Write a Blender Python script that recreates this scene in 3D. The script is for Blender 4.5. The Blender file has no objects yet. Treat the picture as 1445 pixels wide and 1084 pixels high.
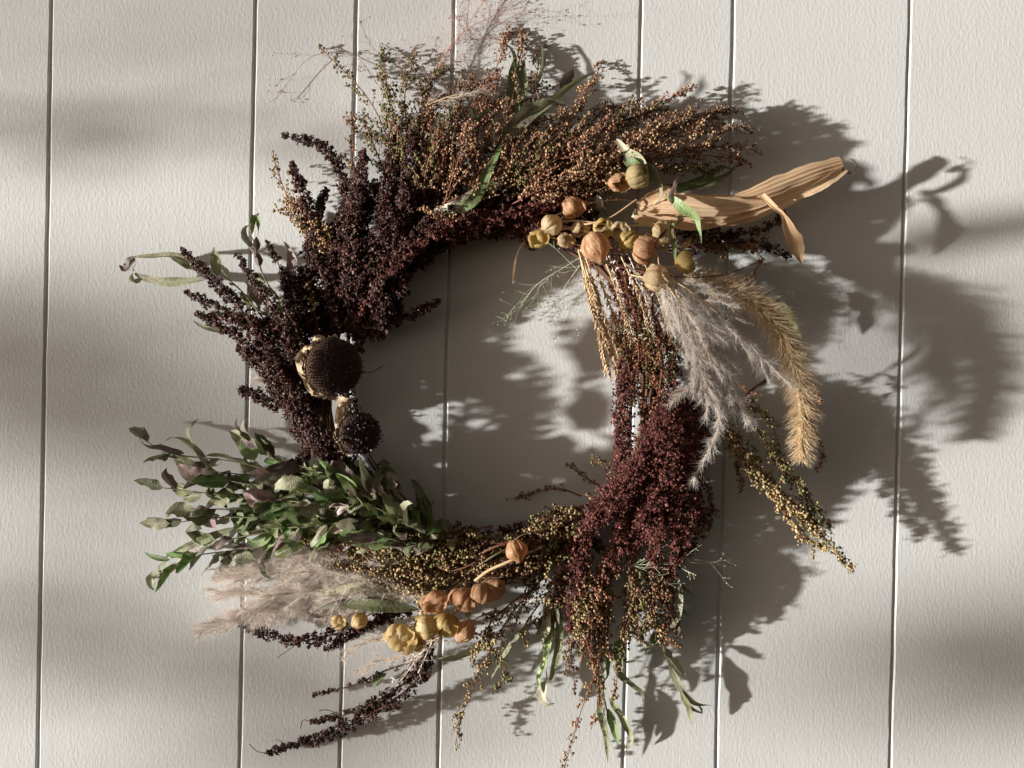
import bpy, math, random
import numpy as np
from mathutils import Vector
R_ = math.radians
SC = bpy.context.scene
COL = SC.collection
rng = np.random.default_rng(7)

# ---------------------------------------------------------------- camera, sky, sun, exposure
S = 0.0007            # metres per photo pixel on the wall
D = 1500.0            # camera distance in the same units (1.05 m)
cam = bpy.data.cameras.new('camera'); co = bpy.data.objects.new('camera', cam); COL.objects.link(co)
co.location = (0, -D*S, 0); co.rotation_euler = (R_(90), 0, 0)
cam.sensor_width = 36.0; cam.lens = 36.0*D/1445.0
cam.clip_start = 0.01; cam.clip_end = 200
SC.camera = co
# light travels to the right, a little upwards in the picture, grazing the wall
GRAZE = 19.5; ROLL = 5.0
L = Vector((math.cos(R_(GRAZE))*math.cos(R_(ROLL)), math.sin(R_(GRAZE)), math.cos(R_(GRAZE))*math.sin(R_(ROLL)))).normalized()
sun = bpy.data.lights.new('sun', 'SUN'); so = bpy.data.objects.new('sun', sun); COL.objects.link(so)
so.rotation_euler = L.to_track_quat('-Z', 'Y').to_euler()
so.location = (-3, -1.5, 0)
sun.energy = 5.0; sun.angle = R_(1.4); sun.color = (1.0, 0.972, 0.945)
W = bpy.data.worlds.new('World'); SC.world = W; W.use_nodes = True
nt = W.node_tree; nt.nodes.clear()
sky = nt.nodes.new('ShaderNodeTexSky'); sky.sky_type = 'NISHITA'; sky.sun_disc = False
bg = nt.nodes.new('ShaderNodeBackground'); wo = nt.nodes.new('ShaderNodeOutputWorld')
tc = nt.nodes.new('ShaderNodeTexCoord'); mp = nt.nodes.new('ShaderNodeMapping'); hs = nt.nodes.new('ShaderNodeHueSaturation')
TILT = 19.0           # the picture is rolled against true vertical, so is the sky
mp.inputs['Rotation'].default_value = (0, R_(TILT), 0)
sd = -L
q = mp.inputs['Rotation'].default_value
from mathutils import Euler
sw = Euler((0, R_(TILT), 0)).to_matrix() @ sd
sky.sun_elevation = math.asin(sw.z); sky.sun_rotation = math.atan2(sw.x, sw.y)
sky.air_density = 1.0; sky.dust_density = 4.0; sky.ozone_density = 0.6
hs.inputs['Saturation'].default_value = 0.12
wm = nt.nodes.new('ShaderNodeMix'); wm.data_type = 'RGBA'; wm.blend_type = 'MULTIPLY'; wm.inputs[0].default_value = 1.0; wm.inputs[7].default_value = (0.84, 0.70, 0.60, 1)   # hazy warm evening sky
nt.links.new(tc.outputs['Generated'], mp.inputs['Vector']); nt.links.new(mp.outputs[0], sky.inputs[0])
nt.links.new(sky.outputs[0], hs.inputs['Color']); nt.links.new(hs.outputs[0], wm.inputs[6]); nt.links.new(wm.outputs[2], bg.inputs[0]); nt.links.new(bg.outputs[0], wo.inputs[0])
bg.inputs[1].default_value = 0.05
SC.view_settings.view_transform = 'Standard'; SC.view_settings.look = 'None'
SC.view_settings.exposure = 0.92; SC.view_settings.gamma = 1.0

# ---------------------------------------------------------------- materials
def new_mat(name):
    m = bpy.data.materials.new(name); m.use_nodes = True
    n = m.node_tree.nodes; n.clear()
    out = n.new('ShaderNodeOutputMaterial'); b = n.new('ShaderNodeBsdfPrincipled')
    m.node_tree.links.new(b.outputs[0], out.inputs[0])
    return m, m.node_tree, b, out
def ramp(nt, cols):
    r = nt.nodes.new('ShaderNodeValToRGB'); e = r.color_ramp.elements
    while len(e) < len(cols): e.new(0.5)
    for i, c in enumerate(cols):
        p = i/(len(cols)-1)
        if len(c) == 4: p = c[3]
        e[i].position = p; e[i].color = (c[0], c[1], c[2], 1)
    return r
def plant_mat(name, cols, rough=0.7, island=True, noise=0.35, nscale=60, trans=0.0, spec=0.3, bump=0.0, bscale=900, fibre=False):
    m, t, b, out = new_mat(name)
    geo = t.nodes.new('ShaderNodeNewGeometry'); tcn = t.nodes.new('ShaderNodeTexCoord')
    nz = t.nodes.new('ShaderNodeTexNoise'); nz.inputs['Scale'].default_value = nscale; nz.inputs['Detail'].default_value = 4
    oi = t.nodes.new('ShaderNodeObjectInfo')
    t.links.new(tcn.outputs['Object'], nz.inputs['Vector'])
    ad = t.nodes.new('ShaderNodeMath'); ad.operation = 'MULTIPLY_ADD'
    ml = t.nodes.new('ShaderNodeMath'); ml.operation = 'MULTIPLY_ADD'
    src = geo.outputs['Random Per Island'] if island else oi.outputs['Random']
    t.links.new(src, ml.inputs[0]); ml.inputs[1].default_value = 1-noise; ml.inputs[2].default_value = -noise*0.5
    t.links.new(nz.outputs['Fac'], ad.inputs[0]); ad.inputs[1].default_value = noise*2.0; t.links.new(ml.outputs[0], ad.inputs[2])
    r = ramp(t, cols); t.links.new(ad.outputs[0], r.inputs[0]); t.links.new(r.outputs[0], b.inputs['Base Color'])
    b.inputs['Roughness'].default_value = rough; b.inputs['Specular IOR Level'].default_value = spec
    if bump or fibre:
        bp = t.nodes.new('ShaderNodeBump'); bp.inputs['Strength'].default_value = bump; bp.inputs['Distance'].default_value = 0.0006
        n2 = t.nodes.new('ShaderNodeTexNoise'); n2.inputs['Scale'].default_value = bscale; n2.inputs['Detail'].default_value = 3
        if fibre:
            uvn = t.nodes.new('ShaderNodeUVMap'); mpn = t.nodes.new('ShaderNodeMapping'); mpn.inputs['Scale'].default_value = fibre
            t.links.new(uvn.outputs[0], mpn.inputs[0]); t.links.new(mpn.outputs[0], n2.inputs['Vector']); n2.inputs['Scale'].default_value = 1.0
            mx = t.nodes.new('ShaderNodeMix'); mx.data_type = 'RGBA'; mx.blend_type = 'MULTIPLY'; mx.inputs[0].default_value = 0.75
            r2 = ramp(t, [(0.55, 0.47, 0.40, 0.3), (1.0, 1.0, 1.0, 0.52)])
            t.links.new(n2.outputs['Fac'], r2.inputs[0]); t.links.new(r.outputs[0], mx.inputs[6]); t.links.new(r2.outputs[0], mx.inputs[7])
            t.links.new(mx.outputs[2], b.inputs['Base Color'])
        else: t.links.new(tcn.outputs['Object'], n2.inputs['Vector'])
        t.links.new(n2.outputs['Fac'], bp.inputs['Height']); t.links.new(bp.outputs[0], b.inputs['Normal'])
    if trans:
        tr = t.nodes.new('ShaderNodeBsdfTranslucent'); mxs = t.nodes.new('ShaderNodeMixShader'); mxs.inputs[0].default_value = trans
        cs = b.inputs['Base Color'].links[0].from_socket
        t.links.new(cs, tr.inputs[0]); t.links.new(b.outputs[0], mxs.inputs[1]); t.links.new(tr.outputs[0], mxs.inputs[2]); t.links.new(mxs.outputs[0], out.inputs[0])
    return m
def leaf_mat(name, top, under, blot, trans=0.22):
    """top / under sides differ, blotches of dried colour, pale midrib from UV"""
    m, t, b, out = new_mat(name)
    geo = t.nodes.new('ShaderNodeNewGeometry'); tcn = t.nodes.new('ShaderNodeTexCoord'); oi = t.nodes.new('ShaderNodeObjectInfo')
    nz = t.nodes.new('ShaderNodeTexNoise'); nz.inputs['Scale'].default_value = 55; nz.inputs['Detail'].default_value = 5
    nz.noise_dimensions = '4D'; t.links.new(tcn.outputs['Object'], nz.inputs['Vector'])
    w = t.nodes.new('ShaderNodeMath'); w.operation = 'MULTIPLY'; w.inputs[1].default_value = 40; t.links.new(oi.outputs['Random'], w.inputs[0]); t.links.new(w.outputs[0], nz.inputs['W'])
    m1 = t.nodes.new('ShaderNodeMix'); m1.data_type = 'RGBA'; m1.inputs[6].default_value = (*top, 1); m1.inputs[7].default_value = (*under, 1)
    t.links.new(geo.outputs['Backfacing'], m1.inputs[0])
    rr = ramp(t, [(0, 0, 0, 0.52), (1, 1, 1, 0.68)]); t.links.new(nz.outputs['Fac'], rr.inputs[0])
    m2 = t.nodes.new('ShaderNodeMix'); m2.data_type = 'RGBA'; t.links.new(rr.outputs[0], m2.inputs[0]); t.links.new(m1.outputs[2], m2.inputs[6]); m2.inputs[7].default_value = (*blot, 1)
    uvn = t.nodes.new('ShaderNodeUVMap'); sx = t.nodes.new('ShaderNodeSeparateXYZ'); t.links.new(uvn.outputs[0], sx.inputs[0])
    ab = t.nodes.new('ShaderNodeMath'); ab.operation = 'SUBTRACT'; ab.inputs[1].default_value = 0.5; t.links.new(sx.outputs[0], ab.inputs[0])
    ab2 = t.nodes.new('ShaderNodeMath'); ab2.operation = 'ABSOLUTE'; t.links.new(ab.outputs[0], ab2.inputs[0])
    r3 = ramp(t, [(1, 1, 1, 0.0), (0, 0, 0, 0.07)]); t.links.new(ab2.outputs[0], r3.inputs[0])
    mm = t.nodes.new('ShaderNodeMath'); mm.operation = 'MULTIPLY'; mm.inputs[1].default_value = 0.45; t.links.new(r3.outputs[0], mm.inputs[0])
    m3 = t.nodes.new('ShaderNodeMix'); m3.data_type = 'RGBA'; t.links.new(mm.outputs[0], m3.inputs[0]); t.links.new(m2.outputs[2], m3.inputs[6]); m3.inputs[7].default_value = (0.3, 0.3, 0.18, 1)
    v = t.nodes.new('ShaderNodeHueSaturation'); rv = t.nodes.new('ShaderNodeMapRange'); t.links.new(oi.outputs['Random'], rv.inputs[0]); rv.inputs[3].default_value = 0.65; rv.inputs[4].default_value = 1.4
    t.links.new(rv.outputs[0], v.inputs['Value']); t.links.new(m3.outputs[2], v.inputs['Color'])
    t.links.new(v.outputs[0], b.inputs['Base Color']); b.inputs['Roughness'].default_value = 0.42; b.inputs['Specular IOR Level'].default_value = 0.5
    # side veins, lightly raised
    wv = t.nodes.new('ShaderNodeTexNoise'); mpn = t.nodes.new('ShaderNodeMapping'); mpn.inputs['Scale'].default_value = (5, 26, 1)
    t.links.new(uvn.outputs[0], mpn.inputs[0]); t.links.new(mpn.outputs[0], wv.inputs['Vector']); wv.inputs['Scale'].default_value = 1; wv.inputs['Detail'].default_value = 4
    bp = t.nodes.new('ShaderNodeBump'); bp.inputs['Strength'].default_value = 0.9; bp.inputs['Distance'].default_value = 0.0010
    t.links.new(wv.outputs['Fac'], bp.inputs['Height']); t.links.new(bp.outputs[0], b.inputs['Normal'])
    tr = t.nodes.new('ShaderNodeBsdfTranslucent'); mxs = t.nodes.new('ShaderNodeMixShader'); mxs.inputs[0].default_value = trans
    t.links.new(v.outputs[0], tr.inputs[0]); t.links.new(b.outputs[0], mxs.inputs[1]); t.links.new(tr.outputs[0], mxs.inputs[2]); t.links.new(mxs.outputs[0], out.inputs[0])
    return m

M = {}
M['sorg'] = plant_mat('dark_sorghum', [(0.010, 0.0045, 0.004), (0.031, 0.010, 0.008), (0.070, 0.023, 0.017), (0.17, 0.062, 0.042)], 0.55, spec=0.4)
M['sorgred'] = plant_mat('burgundy_sorghum', [(0.022, 0.008, 0.007), (0.075, 0.022, 0.018), (0.16, 0.050, 0.038), (0.36, 0.15, 0.10)], 0.65)
M['sorgrust'] = plant_mat('rust_sorghum', [(0.06, 0.02, 0.012), (0.22, 0.075, 0.04), (0.40, 0.17, 0.08)], 0.65)
M['btan'] = plant_mat('tan_berry', [(0.09, 0.05, 0.025), (0.30, 0.18, 0.09), (0.60, 0.41, 0.23)], 0.5)
M['bbrown'] = plant_mat('brown_berry', [(0.045, 0.026, 0.014), (0.17, 0.105, 0.055), (0.42, 0.28, 0.15)], 0.55)
M['bgold'] = plant_mat('golden_berry', [(0.10, 0.065, 0.025), (0.34, 0.25, 0.11), (0.58, 0.46, 0.25)], 0.5)
M['bolive'] = plant_mat('olive_berry', [(0.05, 0.05, 0.015), (0.16, 0.15, 0.05), (0.34, 0.30, 0.13)], 0.55)
M['borange'] = plant_mat('orange_berry', [(0.12, 0.05, 0.025), (0.34, 0.15, 0.075), (0.54, 0.30, 0.17)], 0.55)
M['brust'] = plant_mat('rust_berry', [(0.07, 0.028, 0.016), (0.27, 0.13, 0.07), (0.52, 0.31, 0.18)], 0.5)
M['stem'] = plant_mat('brown_stem', [(0.06, 0.03, 0.018), (0.16, 0.09, 0.05)], 0.7, bump=0.4)
M['stemred'] = plant_mat('reddish_stem', [(0.10, 0.035, 0.025), (0.24, 0.10, 0.06)], 0.7)
M['stemgreen'] = plant_mat('green_stem', [(0.07, 0.08, 0.035), (0.20, 0.17, 0.09)], 0.7)
M['straw'] = plant_mat('straw', [(0.32, 0.20, 0.10), (0.55, 0.38, 0.21), (0.68, 0.52, 0.32)], 0.6)
M['strawpale'] = plant_mat('pale_straw', [(0.45, 0.36, 0.22), (0.66, 0.54, 0.34)], 0.6)
M['white'] = plant_mat('bleached_flower', [(0.40, 0.33, 0.26), (0.72, 0.64, 0.55)], 0.7)
M['fluff'] = plant_mat('plume_hair', [(0.93, 0.88, 0.82), (0.98, 0.96, 0.93)], 0.35, trans=0.6)
M['fluffpink'] = plant_mat('plume_hair_pinkish', [(0.90, 0.82, 0.75), (0.98, 0.94, 0.89)], 0.35, trans=0.6)
M['bristle'] = plant_mat('foxtail_bristle', [(0.76, 0.56, 0.34), (0.9, 0.76, 0.54), (0.96, 0.90, 0.76)], 0.4, trans=0.6)
M['foxcore'] = plant_mat('foxtail_grain', [(0.45, 0.37, 0.18), (0.72, 0.62, 0.36)], 0.7)
M['grasspink'] = plant_mat('pink_grass', [(0.42, 0.22, 0.17), (0.60, 0.36, 0.28)], 0.6)
M['grassgreen'] = plant_mat('pale_green_grass', [(0.35, 0.40, 0.24), (0.62, 0.62, 0.46)], 0.6)
M['seed'] = plant_mat('sunflower_seed', [(0.012, 0.008, 0.011), (0.034, 0.021, 0.029), (0.08, 0.052, 0.064)], 0.42, spec=0.5)
M['bract'] = plant_mat('dried_bract', [(0.22, 0.15, 0.09), (0.54, 0.41, 0.26), (0.74, 0.62, 0.46)], 0.7, noise=0.6, nscale=140, trans=0.15, bump=0.8, bscale=500)
M['husk'] = plant_mat('corn_husk', [(0.66, 0.43, 0.24), (0.86, 0.63, 0.40), (0.92, 0.75, 0.53)], 0.55, island=False, noise=0.5, nscale=25, trans=0.3, bump=0.9, fibre=(60, 2.2, 1))
def podm(n, cols): return plant_mat(n, cols, 0.45, island=False, noise=0.6, nscale=110, trans=0.48, bump=1.0, fibre=(46, 6, 1), spec=0.4)
M['podorange'] = podm('orange_pod', [(0.30, 0.14, 0.06), (0.62, 0.37, 0.20), (0.80, 0.57, 0.38)])
M['podgold'] = podm('golden_pod', [(0.40, 0.27, 0.08), (0.62, 0.46, 0.17), (0.78, 0.64, 0.33)])
M['podpale'] = podm('pale_pod', [(0.44, 0.31, 0.16), (0.66, 0.51, 0.30), (0.80, 0.69, 0.47)])
M['podolive'] = podm('olive_pod', [(0.30, 0.24, 0.12), (0.54, 0.43, 0.22), (0.70, 0.60, 0.36)])
M['podyellow'] = podm('yellow_pod', [(0.42, 0.29, 0.11), (0.68, 0.52, 0.25), (0.84, 0.73, 0.46)])
M['lgreen'] = leaf_mat('green_leaf', (0.095, 0.112, 0.036), (0.22, 0.24, 0.12), (0.09, 0.055, 0.045))
M['lgrey'] = leaf_mat('grey_green_leaf', (0.185, 0.20, 0.105), (0.32, 0.32, 0.20), (0.17, 0.11, 0.10))
M['lpurple'] = leaf_mat('purple_leaf', (0.08, 0.045, 0.042), (0.17, 0.12, 0.11), (0.10, 0.09, 0.05))
M['lpink'] = leaf_mat('pink_leaf', (0.30, 0.18, 0.17), (0.42, 0.31, 0.28), (0.20, 0.19, 0.11))
M['lpale'] = leaf_mat('pale_dried_leaf', (0.42, 0.36, 0.24), (0.52, 0.46, 0.34), (0.3, 0.24, 0.12))
M['lbright'] = leaf_mat('bright_green_leaf', (0.10, 0.19, 0.045), (0.2, 0.28, 0.11), (0.12, 0.12, 0.05))

# ---------------------------------------------------------------- mesh tools (everything in photo pixels: x right, y down, d towards the viewer)
def pc(p):
    """photo position + distance from the wall -> place in the room"""
    p = np.asarray(p, float); k = 1 - p[..., 2:3]/D
    q = np.empty_like(p); q[..., 0:1] = 722.5+(p[..., 0:1]-722.5)*k; q[..., 1:2] = 542+(p[..., 1:2]-542)*k; q[..., 2:3] = p[..., 2:3]
    return q
def toW(V):
    V = np.asarray(V, float)
    return np.stack([(V[..., 0]-722.5)*S, -V[..., 2]*S, (542-V[..., 1])*S], -1)
def spline(P, n):
    """Catmull-Rom through control points"""
    P = np.asarray(P, float)
    if len(P) == 2: return P[0]+(P[1]-P[0])*np.linspace(0, 1, n)[:, None]
    Q = np.vstack([2*P[0]-P[1], P, 2*P[-1]-P[-2]])
    seg = np.linalg.norm(np.diff(P, axis=0), axis=1); cum = np.concatenate([[0], np.cumsum(seg)])
    s = np.linspace(0, cum[-1], n); out = np.zeros((n, 3))
    for i, v in enumerate(s):
        k = min(np.searchsorted(cum, v, side='right')-1, len(seg)-1); u = (v-cum[k])/max(seg[k], 1e-6)
        a, b, c, d = Q[k], Q[k+1], Q[k+2], Q[k+3]
        out[i] = 0.5*((2*b)+(-a+c)*u+(2*a-5*b+4*c-d)*u*u+(-a+3*b-3*c+d)*u**3)
    return out
def nrm(v): return v/np.maximum(np.linalg.norm(v, axis=-1, keepdims=True), 1e-9)
def tangents(P): return nrm(np.gradient(P, axis=0))
class MB:
    def __init__(s): s.V = []; s.F = []; s.UV = []; s.n = 0; s.uv = False
    def add(s, V, F, uv=None):
        s.V.append(np.asarray(V, float)); s.F.append(np.asarray(F, int)+s.n)
        s.UV.append(uv if uv is not None else np.zeros((len(V), 2)));  s.uv |= uv is not None
        s.n += len(V)
    def tube(s, P, r, sides=4, cap=True):
        P = np.asarray(P, float); n = len(P); T = tangents(P)
        up = np.array([0.13, 0.21, 0.97]); A = nrm(np.cross(T, up)); B = np.cross(T, A)
        r = np.broadcast_to(np.asarray(r, float), (n,))
        a = np.arange(sides)/sides*2*np.pi
        V = P[:, None]+r[:, None, None]*(np.cos(a)[None, :, None]*A[:, None]+np.sin(a)[None, :, None]*B[:, None])
        i = np.arange(n-1)[:, None]; j = np.arange(sides)[None]; j2 = (j+1) % sides
        a0 = i*sides+j; a1 = i*sides+j2; b0 = a0+sides; b1 = a1+sides
        F = np.concatenate([np.stack([a0, a1, b1], -1).reshape(-1, 3), np.stack([a0, b1, b0], -1).reshape(-1, 3)])
        s.add(V.reshape(-1, 3), F)
    def grid(s, G, uv=None):
        """G: (n, m, 3)"""
        n, m = G.shape[:2]; i = np.arange(n-1)[:, None]; j = np.arange(m-1)[None]
        a = i*m+j; b = a+1; c = a+m+1; d = a+m
        F = np.concatenate([np.stack([a, b, c], -1).reshape(-1, 3), np.stack([a, c, d], -1).reshape(-1, 3)])
        if uv is None:
            u, v = np.meshgrid(np.linspace(0, 1, m), np.linspace(0, 1, n)); uv = np.stack([u, v], -1)
        s.add(G.reshape(-1, 3), F, uv.reshape(-1, 2))
    def blobs(s, C, r, T, aniso=0.25, dirs=None, stretch=1.0):
        """a copy of template T = (verts, faces) at each centre, turned at random or along dirs"""
        tv, tf = T; n = len(C)
        if n == 0: return
        if dirs is None:
            q = rng.normal(size=(n, 4)); q /= np.linalg.norm(q, axis=1, keepdims=True); w, x, y, z = q.T
            Rm = np.stack([np.stack([1-2*(y*y+z*z), 2*(x*y-z*w), 2*(x*z+y*w)], -1), np.stack([2*(x*y+z*w), 1-2*(x*x+z*z), 2*(y*z-x*w)], -1), np.stack([2*(x*z-y*w), 2*(y*z+x*w), 1-2*(x*x+y*y)], -1)], -2)
        else:
            z = nrm(np.asarray(dirs, float)); h = nrm(rng.normal(size=(n, 3))); x = nrm(np.cross(h, z)); y = np.cross(z, x); Rm = np.stack([x, y, z], -1)
        sc = np.asarray(r, float).reshape(-1, 1)*(1+rng.uniform(-aniso, aniso, (n, 3))); sc = np.broadcast_to(sc, (n, 3)).copy(); sc[:, 2] *= stretch
        V = np.einsum('nij,nkj->nki', Rm, tv[None]*sc[:, None])+np.asarray(C)[:, None]
        F = tf[None]+(np.arange(n)*len(tv))[:, None, None]
        s.add(V.reshape(-1, 3), F.reshape(-1, 3))
    def hairs(s, P0, dirs, length, w, droop=0.3, seg=3):
        """tapering three-sided bent hairs"""
        n = len(P0)
        if n == 0: return
        d = nrm(dirs); h = nrm(rng.normal(size=(n, 3))); bend = nrm(np.cross(d, h)); length = np.broadcast_to(length, (n,)); w = np.broadcast_to(w, (n,))
        t = np.linspace(0, 1, seg+1); C = P0[:, None]+length[:, None, None]*(d[:, None]*t[None, :, None]+bend[:, None]*(droop*t**2)[None, :, None])
        x = nrm(np.cross(d, bend)); y = bend
        ww = w[:, None]*(1-0.8*t[None]); k = 3; a = np.arange(k)/k*2*np.pi
        V = C[:, :, None]+ww[:, :, None, None]*(np.cos(a)[None, None, :, None]*x[:, None, None]+np.sin(a)[None, None, :, None]*y[:, None, None])
        i = np.arange(seg)[:, None]; j = np.arange(k)[None]; j2 = (j+1) % k; a0 = i*k+j; a1 = i*k+j2; b0 = a0+k; b1 = a1+k
        f = np.concatenate([np.stack([a0, a1, b1], -1).reshape(-1, 3), np.stack([a0, b1, b0], -1).reshape(-1, 3)])
        F = f[None]+(np.arange(n)*(seg+1)*k)[:, None, None]
        s.add(V.reshape(-1, 3), F.reshape(-1, 3))
    def build(s, name, mat, parent=None, origin=None, smooth=True, kind=None, label=None):
        if not s.V: return None
        V = np.concatenate(s.V); F = np.concatenate(s.F); uv = np.concatenate(s.UV)
        o0 = V[0] if origin is None else np.asarray(origin, float); ow = toW(o0); Wv = toW(V)-ow
        me = bpy.data.meshes.new(name); me.vertices.add(len(V)); me.vertices.foreach_set('co', Wv.astype(np.float32).ravel())
        me.loops.add(len(F)*3); me.loops.foreach_set('vertex_index', F.astype(np.int32).ravel())
        me.polygons.add(len(F)); me.polygons.foreach_set('loop_start', (np.arange(len(F))*3).astype(np.int32))
        me.polygons.foreach_set('use_smooth', np.full(len(F), smooth))
        if s.uv:
            l = me.uv_layers.new(name='UVMap'); l.data.foreach_set('uv', uv[F.ravel()].astype(np.float32).ravel())
        me.update(calc_edges=True); me.materials.append(M[mat] if isinstance(mat, str) else mat)
        o = bpy.data.objects.new(name, me); COL.objects.link(o)
        par = Vector(parent['_w']) if parent is not None else Vector((0, 0, 0))
        if parent is not None: o.parent = parent
        o.location = Vector(ow.tolist())-par; o['_w'] = ow.tolist()
        if kind: o['kind'] = kind
        if label: o['label'] = label
        return o
def empty(name, p, parent=None, label=None, cat=None):
    o = bpy.data.objects.new(name, None); COL.objects.link(o); o.empty_display_size = 0.01
    w = toW(p); par = Vector(parent['_w']) if parent is not None else Vector((0, 0, 0))
    if parent is not None: o.parent = parent
    o.location = Vector(w.tolist())-par; o['_w'] = w.tolist()
    if label: o['label'] = label
    if cat: o['category'] = cat
    return o
def ico():
    p = (1+5**.5)/2
    v = np.array([(-1, p, 0), (1, p, 0), (-1, -p, 0), (1, -p, 0), (0, -1, p), (0, 1, p), (0, -1, -p), (0, 1, -p), (p, 0, -1), (p, 0, 1), (-p, 0, -1), (-p, 0, 1)], float); v /= np.linalg.norm(v[0])
    f = np.array([(0, 11, 5), (0, 5, 1), (0, 1, 7), (0, 7, 10), (0, 10, 11), (1, 5, 9), (5, 11, 4), (11, 10, 2), (10, 7, 6), (7, 1, 8), (3, 9, 4), (3, 4, 2), (3, 2, 6), (3, 6, 8), (3, 8, 9), (4, 9, 5), (2, 4, 11), (6, 2, 10), (8, 6, 7), (9, 8, 1)])
    return v, f
ICO = ico()
OCT = (np.array([(1, 0, 0), (-1, 0, 0), (0, 1, 0), (0, -1, 0), (0, 0, 1.2), (0, 0, -1)], float), np.array([(0, 2, 4), (2, 1, 4), (1, 3, 4), (3, 0, 4), (2, 0, 5), (1, 2, 5), (3, 1, 5), (0, 3, 5)]))
SPK = (np.array([(.42, 0, .3), (0, .42, .3), (-.42, 0, .3), (0, -.42, .3), (0, 0, 1.6), (0, 0, -.5)], float), OCT[1][:, [0, 1, 2]] * 0 + np.array([(0, 1, 4), (1, 2, 4), (2, 3, 4), (3, 0, 4), (1, 0, 5), (2, 1, 5), (3, 2, 5), (0, 3, 5)]))

# ---------------------------------------------------------------- the wall of painted boards
def wall_mat():
    m, t, b, out = new_mat('painted_board')
    tcn = t.nodes.new('ShaderNodeTexCoord'); geo = t.nodes.new('ShaderNodeNewGeometry')
    mpn = t.nodes.new('ShaderNodeMapping'); mpn.inputs['Scale'].default_value = (1.0, 1.0, 0.5); t.links.new(geo.outputs['Position'], mpn.inputs[0])
    n1 = t.nodes.new('ShaderNodeTexNoise'); n1.inputs['Scale'].default_value = 390; n1.inputs['Detail'].default_value = 2.5; n1.inputs['Roughness'].default_value = 0.5; n1.inputs['Distortion'].default_value = 0.4
    n2 = t.nodes.new('ShaderNodeTexNoise'); n2.inputs['Scale'].default_value = 60; n2.inputs['Detail'].default_value = 2
    mp2 = t.nodes.new('ShaderNodeMapping'); mp2.inputs['Scale'].default_value = (1.0, 1.0, 0.25); t.links.new(geo.outputs['Position'], mp2.inputs[0])
    vo = t.nodes.new('ShaderNodeTexVoronoi'); vo.inputs['Scale'].default_value = 14; vo.inputs['Randomness'].default_value = 1
    mp3 = t.nodes.new('ShaderNodeMapping'); mp3.inputs['Scale'].default_value = (1.0, 1.0, 0.5); t.links.new(geo.outputs['Position'], mp3.inputs[0])
    for a, c in ((mpn, n1), (mp2, n2), (mp3, vo)): t.links.new(a.outputs[0], c.inputs['Vector'])
    s1 = ramp(t, [(0, 0, 0, 0.38), (1, 1, 1, 0.72)]); t.links.new(n1.outputs['Fac'], s1.inputs[0])
    a1 = t.nodes.new('ShaderNodeMath'); a1.operation = 'MULTIPLY_ADD'; t.links.new(n2.outputs['Fac'], a1.inputs[0]); a1.inputs[1].default_value = 0.9; t.links.new(s1.outputs[0], a1.inputs[2])
    n6 = t.nodes.new('ShaderNodeTexNoise'); n6.inputs['Scale'].default_value = 520; n6.inputs['Detail'].default_value = 3
    mp6 = t.nodes.new('ShaderNodeMapping'); mp6.inputs['Scale'].default_value = (1.0, 1.0, 0.03); t.links.new(geo.outputs['Position'], mp6.inputs[0]); t.links.new(mp6.outputs[0], n6.inputs['Vector'])
    a0 = t.nodes.new('ShaderNodeMath'); a0.operation = 'MULTIPLY_ADD'; t.links.new(n6.outputs['Fac'], a0.inputs[0]); a0.inputs[1].default_value = 0.45; t.links.new(a1.outputs[0], a0.inputs[2]); a1 = a0   # brush marks along the boards
    pit = ramp(t, [(1, 1, 1, 0.0), (0, 0, 0, 0.035)]); t.links.new(vo.outputs['Distance'], pit.inputs[0])
    a2 = t.nodes.new('ShaderNodeMath'); a2.operation = 'MULTIPLY_ADD'; t.links.new(pit.outputs[0], a2.inputs[0]); a2.inputs[1].default_value = 1.6; t.links.new(a1.outputs[0], a2.inputs[2])
    bp = t.nodes.new('ShaderNodeBump'); bp.inputs['Strength'].default_value = 1.0; bp.inputs['Distance'].default_value = 0.00011
    t.links.new(a2.outputs[0], bp.inputs['Height']); t.links.new(bp.outputs[0], b.inputs['Normal'])
    n3 = t.nodes.new('ShaderNodeTexNoise'); n3.inputs['Scale'].default_value = 5; n3.inputs['Detail'].default_value = 5; t.links.new(geo.outputs['Position'], n3.inputs['Vector'])
    r = ramp(t, [(0.575, 0.585, 0.565, 0.3), (0.615, 0.615, 0.59, 0.7)]); t.links.new(n3.outputs['Fac'], r.inputs[0])
    v2 = t.nodes.new('ShaderNodeTexVoronoi'); v2.inputs['Scale'].default_value = 9; t.links.new(mp3.outputs[0], v2.inputs['Vector'])
    n5 = t.nodes.new('ShaderNodeTexNoise'); n5.inputs['Scale'].default_value = 300; t.links.new(geo.outputs['Position'], n5.inputs['Vector'])
    ds = t.nodes.new('ShaderNodeMath'); ds.operation = 'MULTIPLY_ADD'; t.links.new(n5.outputs['Fac'], ds.inputs[0]); ds.inputs[1].default_value = 0.03; t.links.new(v2.outputs['Distance'], ds.inputs[2])
    sp = ramp(t, [(0.35, 0.31, 0.27, 0.0), (1, 1, 1, 0.028)]); t.links.new(ds.outputs[0], sp.inputs[0])
    mw = t.nodes.new('ShaderNodeMix'); mw.data_type = 'RGBA'; mw.blend_type = 'MULTIPLY'; mw.inputs[0].default_value = 1
    t.links.new(r.outputs[0], mw.inputs[6]); t.links.new(sp.outputs[0], mw.inputs[7]); t.links.new(mw.outputs[2], b.inputs['Base Color'])
    b.inputs['Roughness'].default_value = 0.42; b.inputs['Specular IOR Level'].default_value = 0.35
    return m
M['wall'] = wall_mat()
wall = empty('board_wall', (722, 542, 0), None, 'warm white painted wall of vertical boards with narrow grooves behind the wreath', 'wall')
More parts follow.
